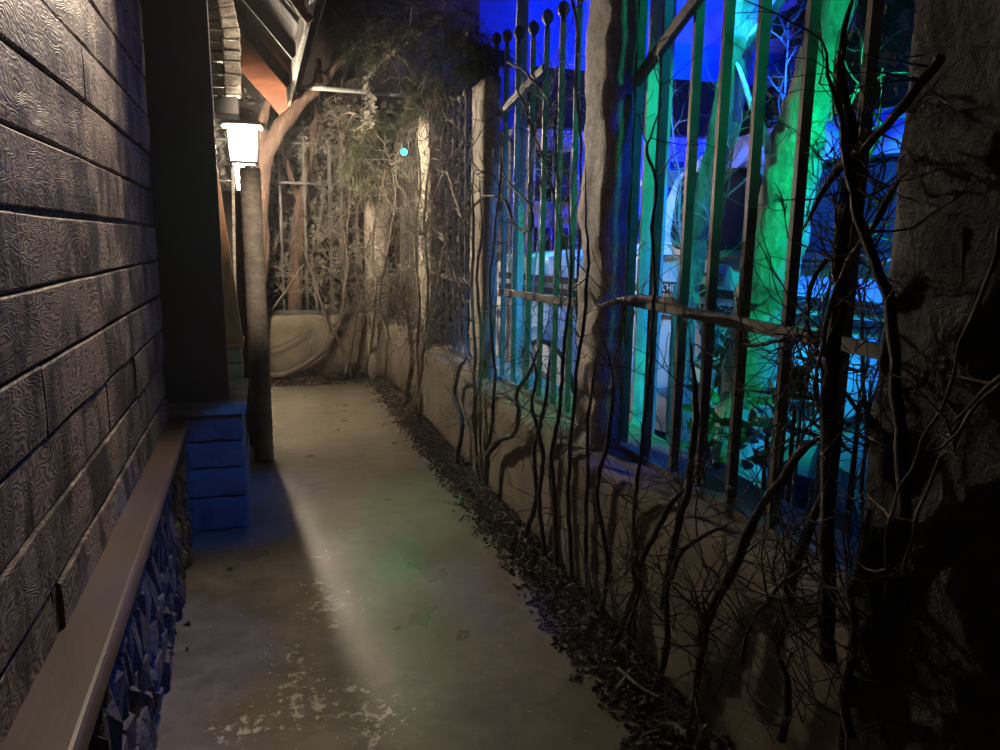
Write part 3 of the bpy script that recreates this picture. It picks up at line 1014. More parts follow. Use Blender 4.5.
for lb, px, tw in (('dense bare thicket on the mulch before the dark sill', [(690, 720), (700, 670), (706, 630), (702, 595)], 26), ('tangle of bare twigs low at the right end of the wall', [(780, 740), (786, 690), (780, 650), (790, 610)], 26), ('bare bush leaning on the wall below the heavy black vine trunk', [(850, 740), (846, 690), (856, 640), (846, 590)], 26), ('low twiggy bush on the mulch right of the carved pillar foot', [(628, 655), (630, 625), (640, 590), (636, 550)], 20)):
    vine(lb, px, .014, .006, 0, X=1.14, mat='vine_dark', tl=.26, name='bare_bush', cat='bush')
    o_ = COL.objects[-1]
    rg = random.Random(tw + px[0][0])
    mb = MB()
    pts = spline([at(x, y, X=1.14) for x, y in px], 6)
    for _ in range(tw):
        q = pts[rg.randrange(2, len(pts))]
        grow(mb, q, Vector((rg.gauss(0, .5), rg.gauss(0, 1), rg.gauss(.3, .7))), rg.uniform(.12, .28), .0032, rg, 2, (.5, 1, 1))
    tw_ = mb.build('twigs', M['vine_dark'])
    tw_.parent = o_
# sticks on the mulch
for lb, q in (('long bare stick lying on the near mulch', ((618, 668), (645, 690), (672, 702))), ('short bare stick leaning on the near mulch', ((648, 636), (634, 665), (616, 690))), ('curled bark strip on the wall beside the dark stems', ((703, 566), (714, 573), (719, 590)))):
    pts = [at(x, y, Z=0.06 if 'bark' not in lb else 0.5) for x, y in q]
    if 'bark' in lb:
        pts = [at(x, y, X=1.27) for x, y in q]
    mb = MB()
    mb.tube(wig(spline(pts, 5), .008, 3), .006, 6)
    tag(mb.build('stick', M['vine_pale'], smooth=True), lb, 'stick')

# ------------------------------------------------------------------ mulch along the wall
mu = MB()
rg = random.Random(5)


def chip(c, s):
    a = [Vector((rg.gauss(0, 1), rg.gauss(0, 1), rg.gauss(0, .5))).normalized() for _ in range(2)]
    u = a[0]
    w = u.cross(a[1]).normalized()
    nn = u.cross(w)
    l, b_, t_ = s * rg.uniform(.6, 1.6), s * rg.uniform(.35, .7), s * rg.uniform(.12, .3)
    vs = []
    for i, j, k_ in ((-1, -1, -1), (1, -.7, -1), (1, .8, -1), (-1, 1, -1), (-.9, -1, 1), (.8, -.8, 1), (.9, .9, 1), (-1, .8, 1)):
        vs.append(c + u * (i * l) + w * (j * b_) + nn * (k_ * t_))
    mu.add(vs, [(0, 3, 2, 1), (4, 5, 6, 7), (0, 1, 5, 4), (1, 2, 6, 5), (2, 3, 7, 6), (3, 0, 4, 7)])


def edge_x(y):
    return 1.135 + 0.03 * noise.noise(Vector((y * 2.5, 0, 0))) + 0.025 * noise.noise(Vector((y * 9, 4, 0))) + (0.03 if y > 3 else 0)


for i in range(9000):
    y = 0.9 + 7.75 * rg.random() ** 1.15
    e = edge_x(y)
    w = 1.33 - e
    f = rg.random()
    if rg.random() < 0.10:
        x = e - abs(rg.gauss(0, .035))
        z = 0.006
    else:
        x = e + f * w
        z = min(0.09, 0.012 + 0.09 * f) * rg.uniform(.7, 1.1)
    chip(Vector((x, y, z)), rg.uniform(.006, .013))
for i in range(1100):   # along the back wall
    x = -1.0 + 2.2 * rg.random()
    f = rg.random()
    chip(Vector((x, 8.62 - .22 * f - .02, 0.012 + .05 * (1 - f))), rg.uniform(.008, .014))
# bed under the chips
rings = []
for i in range(80):
    y = 0.6 + 8.0 * i / 79
    e = edge_x(y) + .015
    rings.append([Vector((e, y, -.005)), Vector((e + .05, y, .022)), Vector((1.28, y, .07)), Vector((1.36, y, .075)), Vector((1.36, y, -.005))])
mu.loft(rings)
tag(mu.build('bark_mulch', M['mulch']), 'strip of dark bark mulch heaped along the foot of the right wall', 'mulch', kind='stuff')
# loose bits on the concrete
for lb, (x, y), s in (('single dark chip on the concrete by the slate wall', (188, 624), .018), ('smaller chip left on the concrete by the slate wall', (188, 648), .011), ('dry curled leaf on the concrete before the block pier', (230, 568), .014)):
    mu2, p = MB(), at(x, y, Z=0.008)
    mu_old, mu = mu, mu2
    for _ in range(3):
        chip(p + Vector((rg.uniform(-.5, .5) * s, rg.uniform(-.5, .5) * s, 0)), s * .6)
    mu = mu_old
    tag(mu2.build('debris_chip', M['mulch']), lb, 'debris')

# ------------------------------------------------------------------ pine boughs
def bough(label, centers, count, length, seed, droop=0.5, mat='needle'):
    rg = random.Random(seed)
    root = MB()
    mb = MB()
    if len(centers) > 1:
        root.tube([c for c, _ in centers], .008, 5)
    for c, rr in centers:
        tips = max(3, int(count / 26 / len(centers)))
        for _ in range(tips):
            d0 = Vector((rg.gauss(0, 1), rg.gauss(0, 1), rg.gauss(0, .8))).normalized()
            tip = c + d0 * rr * rg.uniform(.3, 1.0)
            root.tube([c, (c + tip) / 2 + Vector((0, 0, .02)), tip], [.006, .004, .002], 4)
            for _ in range(26):
                d = (d0 * .7 + Vector((rg.gauss(0, .7), rg.gauss(0, .7), rg.gauss(-droop, .5)))).normalized()
                L = length * rg.uniform(.6, 1.2)
                w = d.orthogonal().normalized() * 0.0022
                mid = tip + d * L * .5
                end = tip + d * L + Vector((0, 0, -L * .15))
                mb.add([tip - w, tip + w, mid + w, mid - w, end], [(0, 1, 2, 3), (3, 2, 4)])
    o = root.build('pine_bough', M['vine'])
    tag(o, label, 'pine bough')
    q = mb.build('needles', M['needle'], None)
    q.parent = o
    return o


bough('green pine bough drooping in front of the corner pillar', [(at(378, 130, Y=8.3), .2), (at(368, 158, Y=8.3), .24), (at(384, 178, Y=8.35), .18), (at(374, 185, Y=8.3), .18)], 3200, .20, 1, .6)
bough('pine bough hanging over the narrow pillar top', [(at(428, 100, X=1.42), .2), (at(440, 85, X=1.42), .22), (at(425, 120, X=1.45), .16)], 2200, .18, 2, .9)
bough('shaggy pine bough crowning the pale pillar', [(at(478, 62, X=1.42), .16), (at(468, 45, X=1.40), .22), (at(487, 68, X=1.45), .14), (at(455, 40, X=1.42), .2)], 2600, .15, 3, .4)
bough('dim pine bough across the dark top centre', [(at(410, 30, Y=6.5), .3), (at(390, 55, Y=6.8), .3), (at(440, 20, Y=6.3), .3)], 2200, .2, 4, .3)
bough('highest pine bough over the roof end', [(at(355, 45, Y=7.6), .3), (at(370, 25, Y=7.6), .3)], 1400, .2, 5, .4)

# hanging garland of curled leaves
gv = MB()
gp = MB()
pts = wig(spline([at(370, y, Y=7.9) for y in (20, 50, 75, 100, 122)], 6), .02, 4)
gp.tube(pts, .008, 5)
rg = random.Random(8)


def leaf(mb, c, d, L, w, rg):
    d = d.normalized()
    s = d.orthogonal().normalized()
    s = (Matrix.Rotation(rg.uniform(0, 6.28), 3, d) @ s)
    nn = d.cross(s)
    mb.add([c, c + d * L * .3 + s * w - nn * w * .2, c + d * L * .3 - s * w - nn * w * .2, c + d * L * .7 + s * w * .8 + nn * w * .2, c + d * L * .7 - s * w * .8 + nn * w * .2, c + d * L + nn * w * .5], [(0, 1, 2), (1, 3, 4, 2), (3, 5, 4)])


for p in pts:
    for _ in range(7):
        leaf(gv, p, Vector((rg.gauss(0, 1), rg.gauss(0, 1), rg.gauss(-.4, .6))), rg.uniform(.05, .09), rg.uniform(.012, .025), rg)
go = gp.build('leaf_garland', M['vine_pale'])
tag(go, 'hanging strand of dry curled leaves below the grey conduit end', 'garland')
lv = gv.build('leaves', M['dead_leaf'])
lv.parent = go

# conduit
cd = MB()
cd.tube([at(300, 87, Y=8.0), at(340, 90, Y=8.0), at(425, 97, Y=8.0)], .022, 10)
tag(cd.build('conduit', M['pipe'], smooth=True), 'thin grey conduit spanning above the back fence', 'pipe')
# green spotlight beyond the fence
gl = thing('spotlight', 'small green spotlight glowing between the far pillars', 'spotlight', at(404, 152, X=1.42))
c = at(404, 152, X=1.42)
toward = (ORG - c).normalized()
c_green = c.copy()
hd = MB()
hd.tube([c + toward * -.12, c + toward * -.02, c + toward * .0], [.03, .05, .053], 14)
hd.build('housing', M['lamp_black'], gl)
ln = MB()
ln.tube([c + toward * .0, c + toward * .012], [.034, .02], 14)
ln.build('lens', emit('green_lens', (0.03, 1.0, 0.42), 8.0), gl)
arm = MB()
arm.bar(c + Vector((0, 0, 0)) - toward * .07, c + Vector((0.09, 0.04, -.02)), .015)
arm.build('bracket', M['lamp_black'], gl)

# ------------------------------------------------------------------ tree by the lantern and tree behind the back fence
def tree(name, label, paths, mat, n=14, amp=.03, rough=.15, bumps=6.0, cat='tree', group=None):
    mb = MB()
    for pts, rads in paths:
        P = spline(pts, 8)
        k = len(P)
        rr = []
        for i in range(k):
            f = i / (k - 1) * (len(rads) - 1)
            a = int(min(f, len(rads) - 2))
            rr.append(rads[a] + (rads[a + 1] - rads[a]) * (f - a))
        P = wig(P, amp, len(mb.v) + 1, 4.0)
        b = len(mb.v)
        mb.tube(P, rr, n)
        for i in range(b, len(mb.v)):
            v = Vector(mb.v[i])
            r_i = rr[min((i - b) // n, k - 1)]
            ctr = P[min((i - b) // n, k - 1)]
            d = (v - ctr)
            mb.v[i] = tuple(ctr + d * (1 + rough * noise.fractal(v * bumps, .9, 2, 4)))
    return tag(mb.build(name, M[mat], smooth=True), label, cat, group)


P = lambda x, y, Y: at(x, y, Y=Y)
base = P(262, 395, 8.25)
base.z = 0
tree('bare_tree', 'reddish split tree limb forking up right of the lantern', [
    ([base, P(257, 320, 8.25), P(262, 250, 8.25), P(262, 190, 8.25), P(271, 142, 8.2), P(300, 104, 8.2), P(322, 80, 8.2), P(350, 52, 8.2)], [.09, .08, .075, .08, .08, .07, .06, .02]),
    ([P(266, 165, 8.23), P(261, 130, 8.2), P(270, 98, 8.15), P(283, 86, 8.1)], [.06, .05, .03, .01]),
    ([P(320, 82, 8.2), P(322, 74, 8.15)], [.068, .066])], 'bark_red', rough=.3, bumps=9)
b2 = P(296, 330, 9.0)
b2.z = 0
tree('bare_tree', 'slim reddish trunk standing behind the back fence', [([b2, P(294, 310, 9.0), P(298, 250, 9.0), P(302, 200, 9.0), P(312, 140, 9.0), P(318, 60, 9.0)], [.09, .085, .08, .06, .05, .03]), ([P(301, 205, 9.0), P(285, 160, 9.0), P(278, 110, 9.0)], [.04, .03, .01])], 'bark_red')

# ivy mass behind back fence
iv = MB()
rg = random.Random(21)
for i in range(5200):
    x = rg.uniform(-1.2, 2.6)
    z = rg.uniform(.3, 3.2)
    y = 9.35 + rg.gauss(0, .12) + .15 * noise.noise(Vector((x * 2, z * 2, 0)))
    leaf(iv, Vector((x, y, z)), Vector((rg.gauss(0, 1), -abs(rg.gauss(0, 1)), rg.gauss(-.4, .8))), rg.uniform(.05, .11), rg.uniform(.02, .04), rg)
tag(iv.build('ivy', M['ivy']), 'grey dusty ivy leaves covering the dark wall behind the back fence', 'ivy', kind='stuff')
bk = MB()
bk.box((-3.0, 9.65, 0), (2.75, 9.75, 5.2))
struct(bk.build('wall_back.001', M['wood_dark']))

# ------------------------------------------------------------------ beyond the fence
# the old vehicle
fr_, rr_ = Vector((2.05, 5.78)), Vector((2.76, 2.83))
axis = (rr_ - fr_).normalized()            # towards the tail
inn = Vector((-axis.y, axis.x))            # away from the fence
if inn.x < 0:
    inn = -inn
O0 = fr_ - axis * 0.75                     # front bumper corner on the fence side
VZ = 0.05


def vw(u, v, z):
    """vehicle frame: u metres back from the nose, v metres in from the near side"""
    q = O0 + axis * u + inn * v
    return Vector((q.x, q.y, z + VZ))


veh = thing('old_van', 'old white van with dark side stripes parked behind the fence', 'van', vw(2.4, .9, -.05))
LEN, WID = 5.0, 1.75


def ring(u, top, inset, low, bel=1.46, wide=0.0):
    """cross section with a shoulder at the belt and a rounded roof"""
    pts = []
    half = [(0.05, low), (0.0, low + .12), (0.0, 1.0), (0.015, bel)]
    if top > bel + .1:
        half += [(0.03, bel + .03), (0.10, top - .26), (0.16, top - .12), (0.28, top - .04), (0.5, top)]
    else:
        half += [(0.04, bel + .0), (0.10, top - .0), (0.16, top + .01), (0.28, top + .025), (0.5, top + .03)]
    for v, z in half:
        pts.append(vw(u, v + inset, z))
    for v, z in reversed(half):
        pts.append(vw(u, WID - v - inset, z))
    return pts


bd = MB()
bd.loft([ring(0.0, 1.30, .10, .38, 1.22), ring(.06, 1.40, .03, .34, 1.34), ring(.3, 1.44, 0, .34, 1.40), ring(1.2, 1.48, 0, .34, 1.45), ring(1.95, 1.50, 0, .34, 1.46), ring(2.0, 1.56, 0, .34),
         ring(2.12, 1.85, 0, .34), ring(2.25, 2.08, 0, .34), ring(2.45, 2.20, 0, .34), ring(2.8, 2.25, 0, .34), ring(3.6, 2.27, 0, .34), ring(4.6, 2.25, 0, .34), ring(4.9, 2.18, .02, .36), ring(LEN, 2.08, .07, .4)])
bdo = bd.build('body', M['white_paint'], veh, smooth=True)
mod = bdo.modifiers.new('edge', 'EDGE_SPLIT')
mod.split_angle = R(40)
for z0, z1, nm in ((1.245, 1.295, 'side_stripe'), (1.155, 1.205, 'side_stripe'), (1.085, 1.11, 'side_stripe')):
    st_ = MB()
    a = [vw(.35, -.004, z0), vw(4.75, -.004, z0), vw(4.75, -.004, z1), vw(.35, -.004, z1)]
    b_ = [vw(.35, .02, z0), vw(4.75, .02, z0), vw(4.75, .02, z1), vw(.35, .02, z1)]
    st_.loft([a, b_])
    st_.build(nm, M['stripe'], veh)
ml = MB()
ml.bar(vw(2.1, .0, 1.475), vw(4.8, .0, 1.475), .02, .02)
ml.build('drip_moulding', M['chrome'], veh)


def rounded(u0, u1, z0, z1, rr, inset, tilt=.07):
    out = []
    for cx_, cz_, a0 in ((u1 - rr, z1 - rr, 0), (u0 + rr, z1 - rr, 90), (u0 + rr, z0 + rr, 180), (u1 - rr, z0 + rr, 270)):
        for q in range(6):
            a = R(a0 + q * 18)
            u, z = cx_ + rr * math.cos(a), cz_ + rr * math.sin(a)
            out.append((u, z))
    return [vw(u, inset + tilt * (z - 1.49) / .5, z) for u, z in out]


for u0, u1 in ((2.38, 3.0), (3.1, 3.85), (3.95, 4.7)):
    w_ = MB()
    w_.loft([rounded(u0, u1, 1.53, 1.97, .09, .012), rounded(u0, u1, 1.53, 1.97, .09, .05)])
    wo = w_.build('side_window', M['glass_dark'], veh)
    f2 = MB()
    pr_ = rounded(u0, u1, 1.53, 1.97, .09, .008)
    f2.tube(pr_ + [pr_[0]], .012, 6)
    fo = f2.build('window_gasket', M['rubber'], None)
    fo.parent = wo
    fo.data.transform(world_inv(veh))
for u in (1.05, 3.95):
    w_ = MB()
    c0 = vw(u, .02, .36)
    ax = Vector((inn.x, inn.y, 0))
    prof = [(.20, -.01), (.33, -.02), (.36, .0), (.36, .2), (.33, .22)]
    rings = []
    for r_, d_ in prof:
        rings.append([c0 + ax * d_ + Vector((axis.x, axis.y, 0)) * (r_ * math.cos(2 * math.pi * j / 28)) + Vector((0, 0, r_ * math.sin(2 * math.pi * j / 28))) for j in range(28)])
    w_.loft(rings)
    wo = w_.build('wheel', M['rubber'], veh, smooth=True)
    h_ = MB()
    rings = []
    for r_, d_ in ((.20, -.012), (.17, -.025), (.08, -.03), (.05, -.045), (.01, -.05)):
        rings.append([c0 + ax * d_ + Vector((axis.x, axis.y, 0)) * (r_ * math.cos(2 * math.pi * j / 24)) + Vector((0, 0, r_ * math.sin(2 * math.pi * j / 24))) for j in range(24)])
    h_.loft(rings)
    ho = h_.build('hubcap', M['chrome'], None, smooth=True)
    ho.parent = wo
    ho.data.transform(world_inv(veh))
    a_ = MB()
    rings = []
    for j in range(15):
        t_ = math.pi * (j / 14)
        e = Vector((axis.x, axis.y, 0)) * math.cos(t_) + Vector((0, 0, 1)) * math.sin(t_)
        rings.append([c0 + e * .40 + ax * -.03, c0 + e * .44 + ax * -.03, c0 + e * .44 + ax * .02, c0 + e * .40 + ax * .02])
    a_.loft(rings)
    a_.build('wheel_arch', M['rubber'], veh)
ds = MB()
ds.loft([rounded(2.08, 2.9, .62, 1.44, .05, -.001, 0), rounded(2.08, 2.9, .62, 1.44, .05, .01, 0)])
ds.build('door', M['white_paint'], veh)
hn = MB()
hn.bar(vw(2.72, -.02, 1.38), vw(2.86, -.02, 1.38), .025, .02)
hn.build('door_handle', M['chrome'], veh)
vs_ = MB()
rings = []
for q in range(9):
    v = .1 + (WID - .2) * q / 8
    rings.append([vw(2.16, v, 1.98), vw(1.98, v, 1.93), vw(1.98, v, 1.96), vw(2.18, v, 2.02)])
vs_.loft(rings)
vs_.build('sun_visor', M['white_paint'], veh)
bm_ = MB()
bm_.bar(vw(-.06, -.02, .5), vw(-.06, WID + .02, .5), .1, .12)
bm_.build('bumper', M['chrome'], veh, bevel=.02)
# lettering on its own dark red band on the door
lb0 = at(663, 294, X=2.42)
pl = MB()
uo = (Vector((lb0.x, lb0.y)) - O0).dot(axis)
pl.loft([[vw(uo - .10, -.008, 1.245), vw(uo + .42, -.008, 1.245), vw(uo + .42, -.008, 1.32), vw(uo - .10, -.008, 1.32)], [vw(uo - .10, .0, 1.245), vw(uo + .42, .0, 1.245), vw(uo + .42, .0, 1.32), vw(uo - .10, .0, 1.32)]])
plo = pl.build('name_band', M['stripe'], veh)
fc = bpy.data.curves.new('lettering', 'FONT')
fc.body = 'CHIT'
fc.size = 0.060
fc.extrude = 0.0015
fc.materials.append(M['letter'])
tmp = bpy.data.objects.new('lettering_curve', fc)
COL.objects.link(tmp)
me = bpy.data.meshes.new_from_object(tmp.evaluated_get(bpy.context.evaluated_depsgraph_get()))
bpy.data.objects.remove(tmp)
fo = bpy.data.objects.new('lettering', me)
COL.objects.link(fo)
fo.parent = plo
ax3 = Vector((axis.x, axis.y, 0))
mm = Matrix((ax3, Vector((0, 0, 1)), ax3.cross(Vector((0, 0, 1))))).transposed().to_4x4()
mm.translation = vw(uo - .01, -.0115, 1.262)
fo.matrix_local = world_inv(veh) @ mm

# boards lit green
for lb, px0, px1, X, th in (('wide pale board lit green beside the carved pillar', 637, 665, 2.0, .05), ('narrow pale board lit green behind the blue fence panel', 511, 525, 1.93, .05)):
    a, b_ = at(px0, 300, X=X), at(px1, 300, X=X)
    b_ = at(px1, 300, Y=a.y)
    mb = rough_box((a.x, a.y, 0.02), (b_.x, a.y + th, 3.5), .05, .004, 6, X)
    tag(mb.build('upright_board', M['board']), lb, 'board')

# trees beyond the fence
pt = lambda x, y, X: at(x, y, X=X)
f1 = pt(735, 480, 2.2)
f1.z = 0.02
tree('tree', 'leaning tree trunk lit bright green in the near panel', [
    ([f1, pt(736, 470, 2.2), pt(750, 380, 2.2), pt(772, 270, 2.18), pt(786, 190, 2.16), pt(805, 110, 2.14), pt(830, 30, 2.12), pt(848, -40, 2.1)], [.15, .13, .12, .125, .115, .095, .075, .06]),
    ([pt(778, 230, 2.17), pt(770, 150, 2.2), pt(742, 80, 2.25), pt(722, 30, 2.3)], [.04, .02, .012, .006])], 'bark', amp=.02, rough=.22, bumps=14)
f2_ = pt(678, 420, 2.3)
f2_.z = .02
tree('tree', 'leaning blue-lit tree trunk left of the green one', [([f2_, pt(684, 330, 2.3), pt(692, 270, 2.3), pt(706, 200, 2.3), pt(724, 120, 2.3), pt(740, 40, 2.3), pt(750, -40, 2.3)], [.075, .07, .065, .065, .075, .075, .07]),
     ([pt(738, 60, 2.3), pt(772, 10, 2.35), pt(800, -30, 2.4)], [.04, .03, .02])], 'bark', amp=.02, rough=.2, bumps=14)
# bare saplings
saps = [('spray of thin pale shoots lit teal before the van', 705, 330, 735, 120, 2.1), ('thin bare sapling lit blue above the van hood', 690, 330, 672, 90, 2.45), ('bare sapling with fine shoots right of the green trunk', 800, 420, 872, 140, 1.95),
        ('bare sapling lit teal at the foot of the rock pillar', 868, 440, 850, 170, 1.9), ('fine-branched shrub lit blue at the top of the near panel', 770, 200, 790, 20, 2.6), ('thin shoot leaning over the blue gap beside the rock pillar', 830, 330, 884, 170, 1.8),
        ('bare sapling behind the ball finials', 530, 330, 552, 60, 2.0), ('faint sapling lit blue behind the sloped brace', 500, 330, 520, 70, 2.2)]
for i, (lb, x0, y0, x1, y1, X) in enumerate(saps):
    rg = random.Random(100 + i)
    mb = MB()
    a, b_ = pt(x0, y0, X), pt(x1, y1, X)
    g0 = Vector((a.x, a.y, .05))
    pts = wig(spline([g0, a, a.lerp(b_, .5), b_], 7), .03, i)
    mb.tube(pts, [.010 - .006 * q / len(pts) for q in range(len(pts))], 6)
    for _ in range(16):
        q = rg.randrange(7, len(pts) - 1)
        grow(mb, pts[q], (pts[q + 1] - pts[q]).normalized() + Vector((rg.gauss(0, .5), rg.gauss(0, .5), rg.gauss(0, .3))), rg.uniform(.25, .55), .0045, rg, 1, (1, 1, 1))
    tag(mb.build('sapling', M['bark'], smooth=True), lb, 'sapling')

# leafy plants low behind the near panel
for lb, x, y, X, L, cnt in (('fleshy leaved plant lit blue low right of the green trunk', 795, 405, 1.92, .16, 14), ('grassy clump lit teal near the rock pillar', 860, 400, 1.90, .30, 36), ('low leafy plant lit blue under the green trunk', 706, 420, 2.0, .14, 40), ('shaggy leafy plant lit deep blue beside the trunk foot', 768, 425, 1.98, .14, 46), ('dark shrub at the trunk foot behind the rail', 722, 350, 2.25, .12, 60)):
    rg = random.Random(int(x))
    c = pt(x, y, X)
    st_ = MB()
    st_.tube([Vector((c.x, c.y, .05)), Vector((c.x, c.y, (c.z + .05) / 2)), c], [.014, .012, .008], 7)
    o = st_.build('leafy_plant', M['vine'])
    tag(o, lb, 'plant')
    lf = MB()
    for _ in range(cnt):
        d = Vector((rg.gauss(0, 1), rg.gauss(0, 1), rg.gauss(.5, .6)))
        off = Vector((rg.gauss(0, .05), rg.gauss(0, .05), rg.gauss(-.05, .10)))
        leaf(lf, c + off, d, L * rg.uniform(.7, 1.2), .035 if cnt < 30 else (.008 if L > .2 else .022), rg)
    lo = lf.build('leaves', M['leaf'])
    lo.parent = o

# added backdrop for glowing blue fog, then house and bushes lit blue
fog_bd = MB()
fog_bd.box((1.9, 12.0, 0), (14.0, 12.2, 7.0))
struct(fog_bd.build('wall_fog_backdrop', M['fog_backdrop']))  # invented upright sheet standing in for lit blue fog
hs = thing('house', 'dark-roofed house lit blue far behind the fence', 'house', (5.2, 9.5, .05))
hb = MB()
hb.box((3.05, 9.2, 0), (8.5, 10.6, 3.0))
hb.build('wall', M['house'], hs)
hr = MB()
hr.loft([[Vector((3.55, 9.0, 3.0)), Vector((3.55, 10.8, 3.0)), Vector((3.55, 9.9, 3.9))], [Vector((8.7, 9.0, 3.0)), Vector((8.7, 10.8, 3.0)), Vector((8.7, 9.9, 3.9))]])
hr.build('roof', M['roofing'], hs)
for x0, z0, z1 in ((3.35, 2.1, 2.75), (4.05, 2.1, 2.75), (3.35, 1.3, 1.8), (5.0, 2.0, 2.7), (5.9, 2.0, 2.7), (6.8, 2.0, 2.7)):
    w_ = MB()
    w_.box((x0, 9.17, z0), (x0 + .5, 9.22, z1))
    wo = w_.build('window', M['glass_dark'], hs)
    f2 = MB()
    for q in (0, .25, .5):
        f2.bar((x0 + q, 9.165, z0), (x0 + q, 9.165, z1), .025)
    for zq in (z0, z1):
        f2.bar((x0, 9.165, zq), (x0 + .5, 9.165, zq), .025)
    fo = f2.build('window_frame', M['house'], None)
    fo.parent = wo
    fo.data.transform(world_inv(hs))
bushes = [('dark bushy shrub lit blue above the van roof', (4.3, 5.6, 2.4), .55, 900), ('leafy bush lit blue at the right of the house', (5.2, 5.2, 2.6), .7, 1100), ('dark leafy crown beyond the rock pillar', (5.0, 3.4, 2.9), .8, 1100), ('tall dark leafy crown over the near panel', (4.2, 4.6, 3.5), .7, 1000), ('leafy bush low behind the van nose', (4.0, 8.0, 1.2), .7, 900)]
for i, (lb, c, rr, cnt) in enumerate(bushes):
    rg = random.Random(300 + i)
    c = Vector(c)
    st_ = MB()
    st_.tube([Vector((c.x, c.y, .02)), Vector((c.x + .1, c.y, c.z * .5)), c], [.05, .04, .02], 8)
    for _ in range(9):
        grow(st_, c - Vector((0, 0, rr * .6)), Vector((rg.gauss(0, 1), rg.gauss(0, 1), .7)), rr * 1.2, .012, rg, 1, (1, 1, 1))
    o = st_.build('bush', M['vine'])
    tag(o, lb, 'bush')
    lf = MB()
    for _ in range(cnt):
        d = Vector((rg.gauss(0, 1), rg.gauss(0, 1), rg.gauss(0, 1)))
        p = c + d.normalized() * rr * rg.random() ** .4
        leaf(lf, p, d + Vector((0, 0, -.5)), rg.uniform(.08, .16), rg.uniform(.03, .05), rg)
    lo = lf.build('leaves', M['leaf'])
    lo.parent = o


# ------------------------------------------------------------------ lights
def spot(name, loc, target, color, power, angle=60, blend=.4, radius=.04):
    d = bpy.data.lights.new(name, 'SPOT')
    d.energy = power
    d.color = color
    d.spot_size = R(angle)
    d.spot_blend = blend
    d.shadow_soft_size = radius
    o = bpy.data.objects.new(name, d)
    COL.objects.link(o)
    o.location = loc
    o.rotation_euler = (Vector(target) - Vector(loc)).to_track_quat('-Z', 'Y').to_euler()
    return o


BLUE = (0.0, 0.015, 1.0)
CYAN = (0.03, 0.30, 1.0)
GREEN = (0.0, 1.0, 0.33)
TEAL = (0.0, 1.0, 0.52)
WARM = (1.0, 0.80, 0.60)
spot('porch_downlight', (-0.05, 3.6, 3.1), (-0.10, 2.9, 0.0), WARM, 120, 46, 1.0, .03)
spot('wall_grazer', (0.18, 3.66, 2.98), (-0.5, 2.0, 1.5), WARM, 210, 70, 1.0, .04)
spot('added_bracket_fill', (0.25, 4.40, 2.74), (-0.14, 4.58, 2.62), WARM, 20, 110, .8, .03)  # added fill lamp brightening the bracket blocks, no fixture there
spot('added_post_fill', (0.22, 3.6, 3.0), (-0.05, 5.57, 1.5), WARM, 520, 25, .9, .03)  # added fill lamp lifting the post, where lantern glare brightens it
spot('blue_pier_spot', (1.60, 1.92, 2.9), (-0.2, 4.3, 0.18), (0.0, 0.17, 1.0), 200, 13, .5, .02)
spot('blue_base_spot', (1.60, 2.02, 2.9), (-0.4, 2.9, 0.2), (0.0, 0.10, 1.0), 110, 18, .6, .02)
spot('blue_near_base_spot', (1.60, 2.02, 2.9), (-0.4, 2.15, 0.2), (0.0, 0.10, 1.0), 90, 16, .6, .02)
spot('green_glint_spot', c_green + Vector((-0.04, -0.12, 0.0)), (0.85, 3.8, 0.0), (0.0, 1.0, 0.40), 40, 24, .8, .03)
spot('blue_floor_spot', (1.60, 4.06, 2.9), (0.02, 4.95, 0.0), (0.0, 0.14, 1.0), 130, 12, .6, .02)
spot('blue_backdrop_wash', (6.6, 10.2, 4.8), (6.2, 12.0, 5.2), BLUE, 1400, 150, .8, .1)  # added lamp giving the backdrop its foggy glow
spot('blue_house_wash', (4.8, 6.0, 0.5), (4.9, 9.5, 2.3), BLUE, 5500, 84, .8, .1)
spot('blue_van_light', (2.22, 3.2, 3.3), (2.62, 3.6, 1.2), (0.015, 0.15, 1.0), 800, 40, .6, .04)
spot('blue_van_rear_light', (2.36, 1.9, 3.3), (2.85, 2.6, 1.3), (0.02, 0.15, 1.0), 1100, 46, .6, .04)
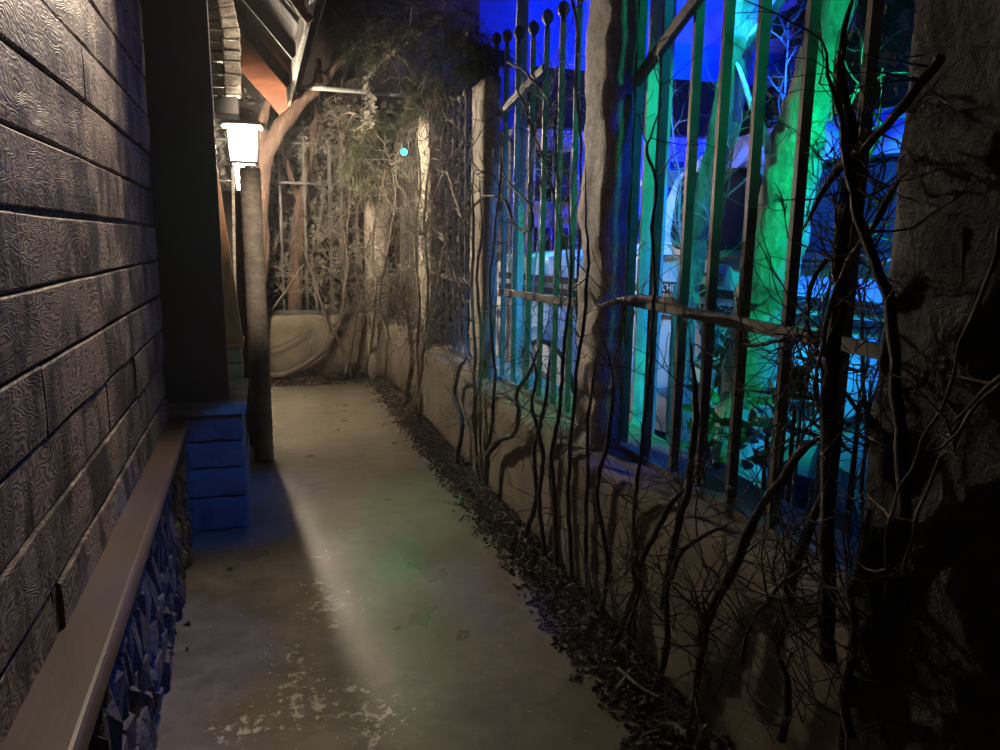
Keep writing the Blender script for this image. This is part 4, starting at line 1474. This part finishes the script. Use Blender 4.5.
spot('cyan_van_light', (1.86, 3.8, 3.7), (2.25, 5.0, 0.9), (0.025, 0.25, 1.0), 800, 42, .6, .06)
spot('blue_roof_light', (2.2, 1.6, 4.2), (3.1, 3.5, 2.0), BLUE, 300, 40, .6, .06)
spot('green_tree_light', (1.95, 1.35, 3.3), (2.2, 2.85, 1.3), GREEN, 480, 26, .6, .04)
spot('green_trunk_foot', (1.95, 1.25, 0.9), (2.10, 2.6, 2.5), GREEN, 120, 22, .6, .04)
spot('teal_board_light', (1.95, 2.85, 3.6), (2.05, 3.74, 1.5), TEAL, 190, 42, .6, .03)
spot('teal_fence_light', (1.90, 1.0, 3.3), (1.56, 2.3, 2.5), TEAL, 45, 50, .6, .04)
spot('blue_pillar_spot', (1.72, 2.45, 3.5), (1.48, 2.93, 1.0), (0.0, 0.05, 1.0), 110, 24, .6, .03)
spot('teal_far_board_light', (1.90, 5.2, 3.6), (1.98, 5.75, 1.0), TEAL, 220, 16, .6, .03)
spot('blue_trunk_light', (3.0, 2.3, 0.4), (2.3, 3.6, 2.6), BLUE, 160, 60, .5, .04)
# thin haze in the night air
hz = MB()
hz.box((-0.9, 1.0, 0.02), (9.0, 11.9, 4.6))
t = NT('thin_haze')
t.t.nodes.remove(t.b)
vs2 = t.n('ShaderNodeVolumeScatter')
vs2.inputs['Density'].default_value = 0.003
vs2.inputs['Anisotropy'].default_value = 0.2
t.l(vs2.outputs[0], t.out.inputs['Volume'])
tag(hz.build('haze', t.m), 'thin misty haze in the night air around the lantern', 'haze', kind='stuff')

W = bpy.data.worlds.new('night')
SC.world = W
W.use_nodes = True
W.node_tree.nodes['Background'].inputs[0].default_value = (0.02, 0.025, 0.04, 1)
W.node_tree.nodes['Background'].inputs[1].default_value = 0.03

SC.view_settings.view_transform = 'Standard'
SC.view_settings.look = 'None'
SC.view_settings.gamma = 1
SC.view_settings.use_curve_mapping = False
SC.view_settings.exposure = 0.0
SC.cycles.max_bounces = 6
SC.cycles.sample_clamp_indirect = 4.0
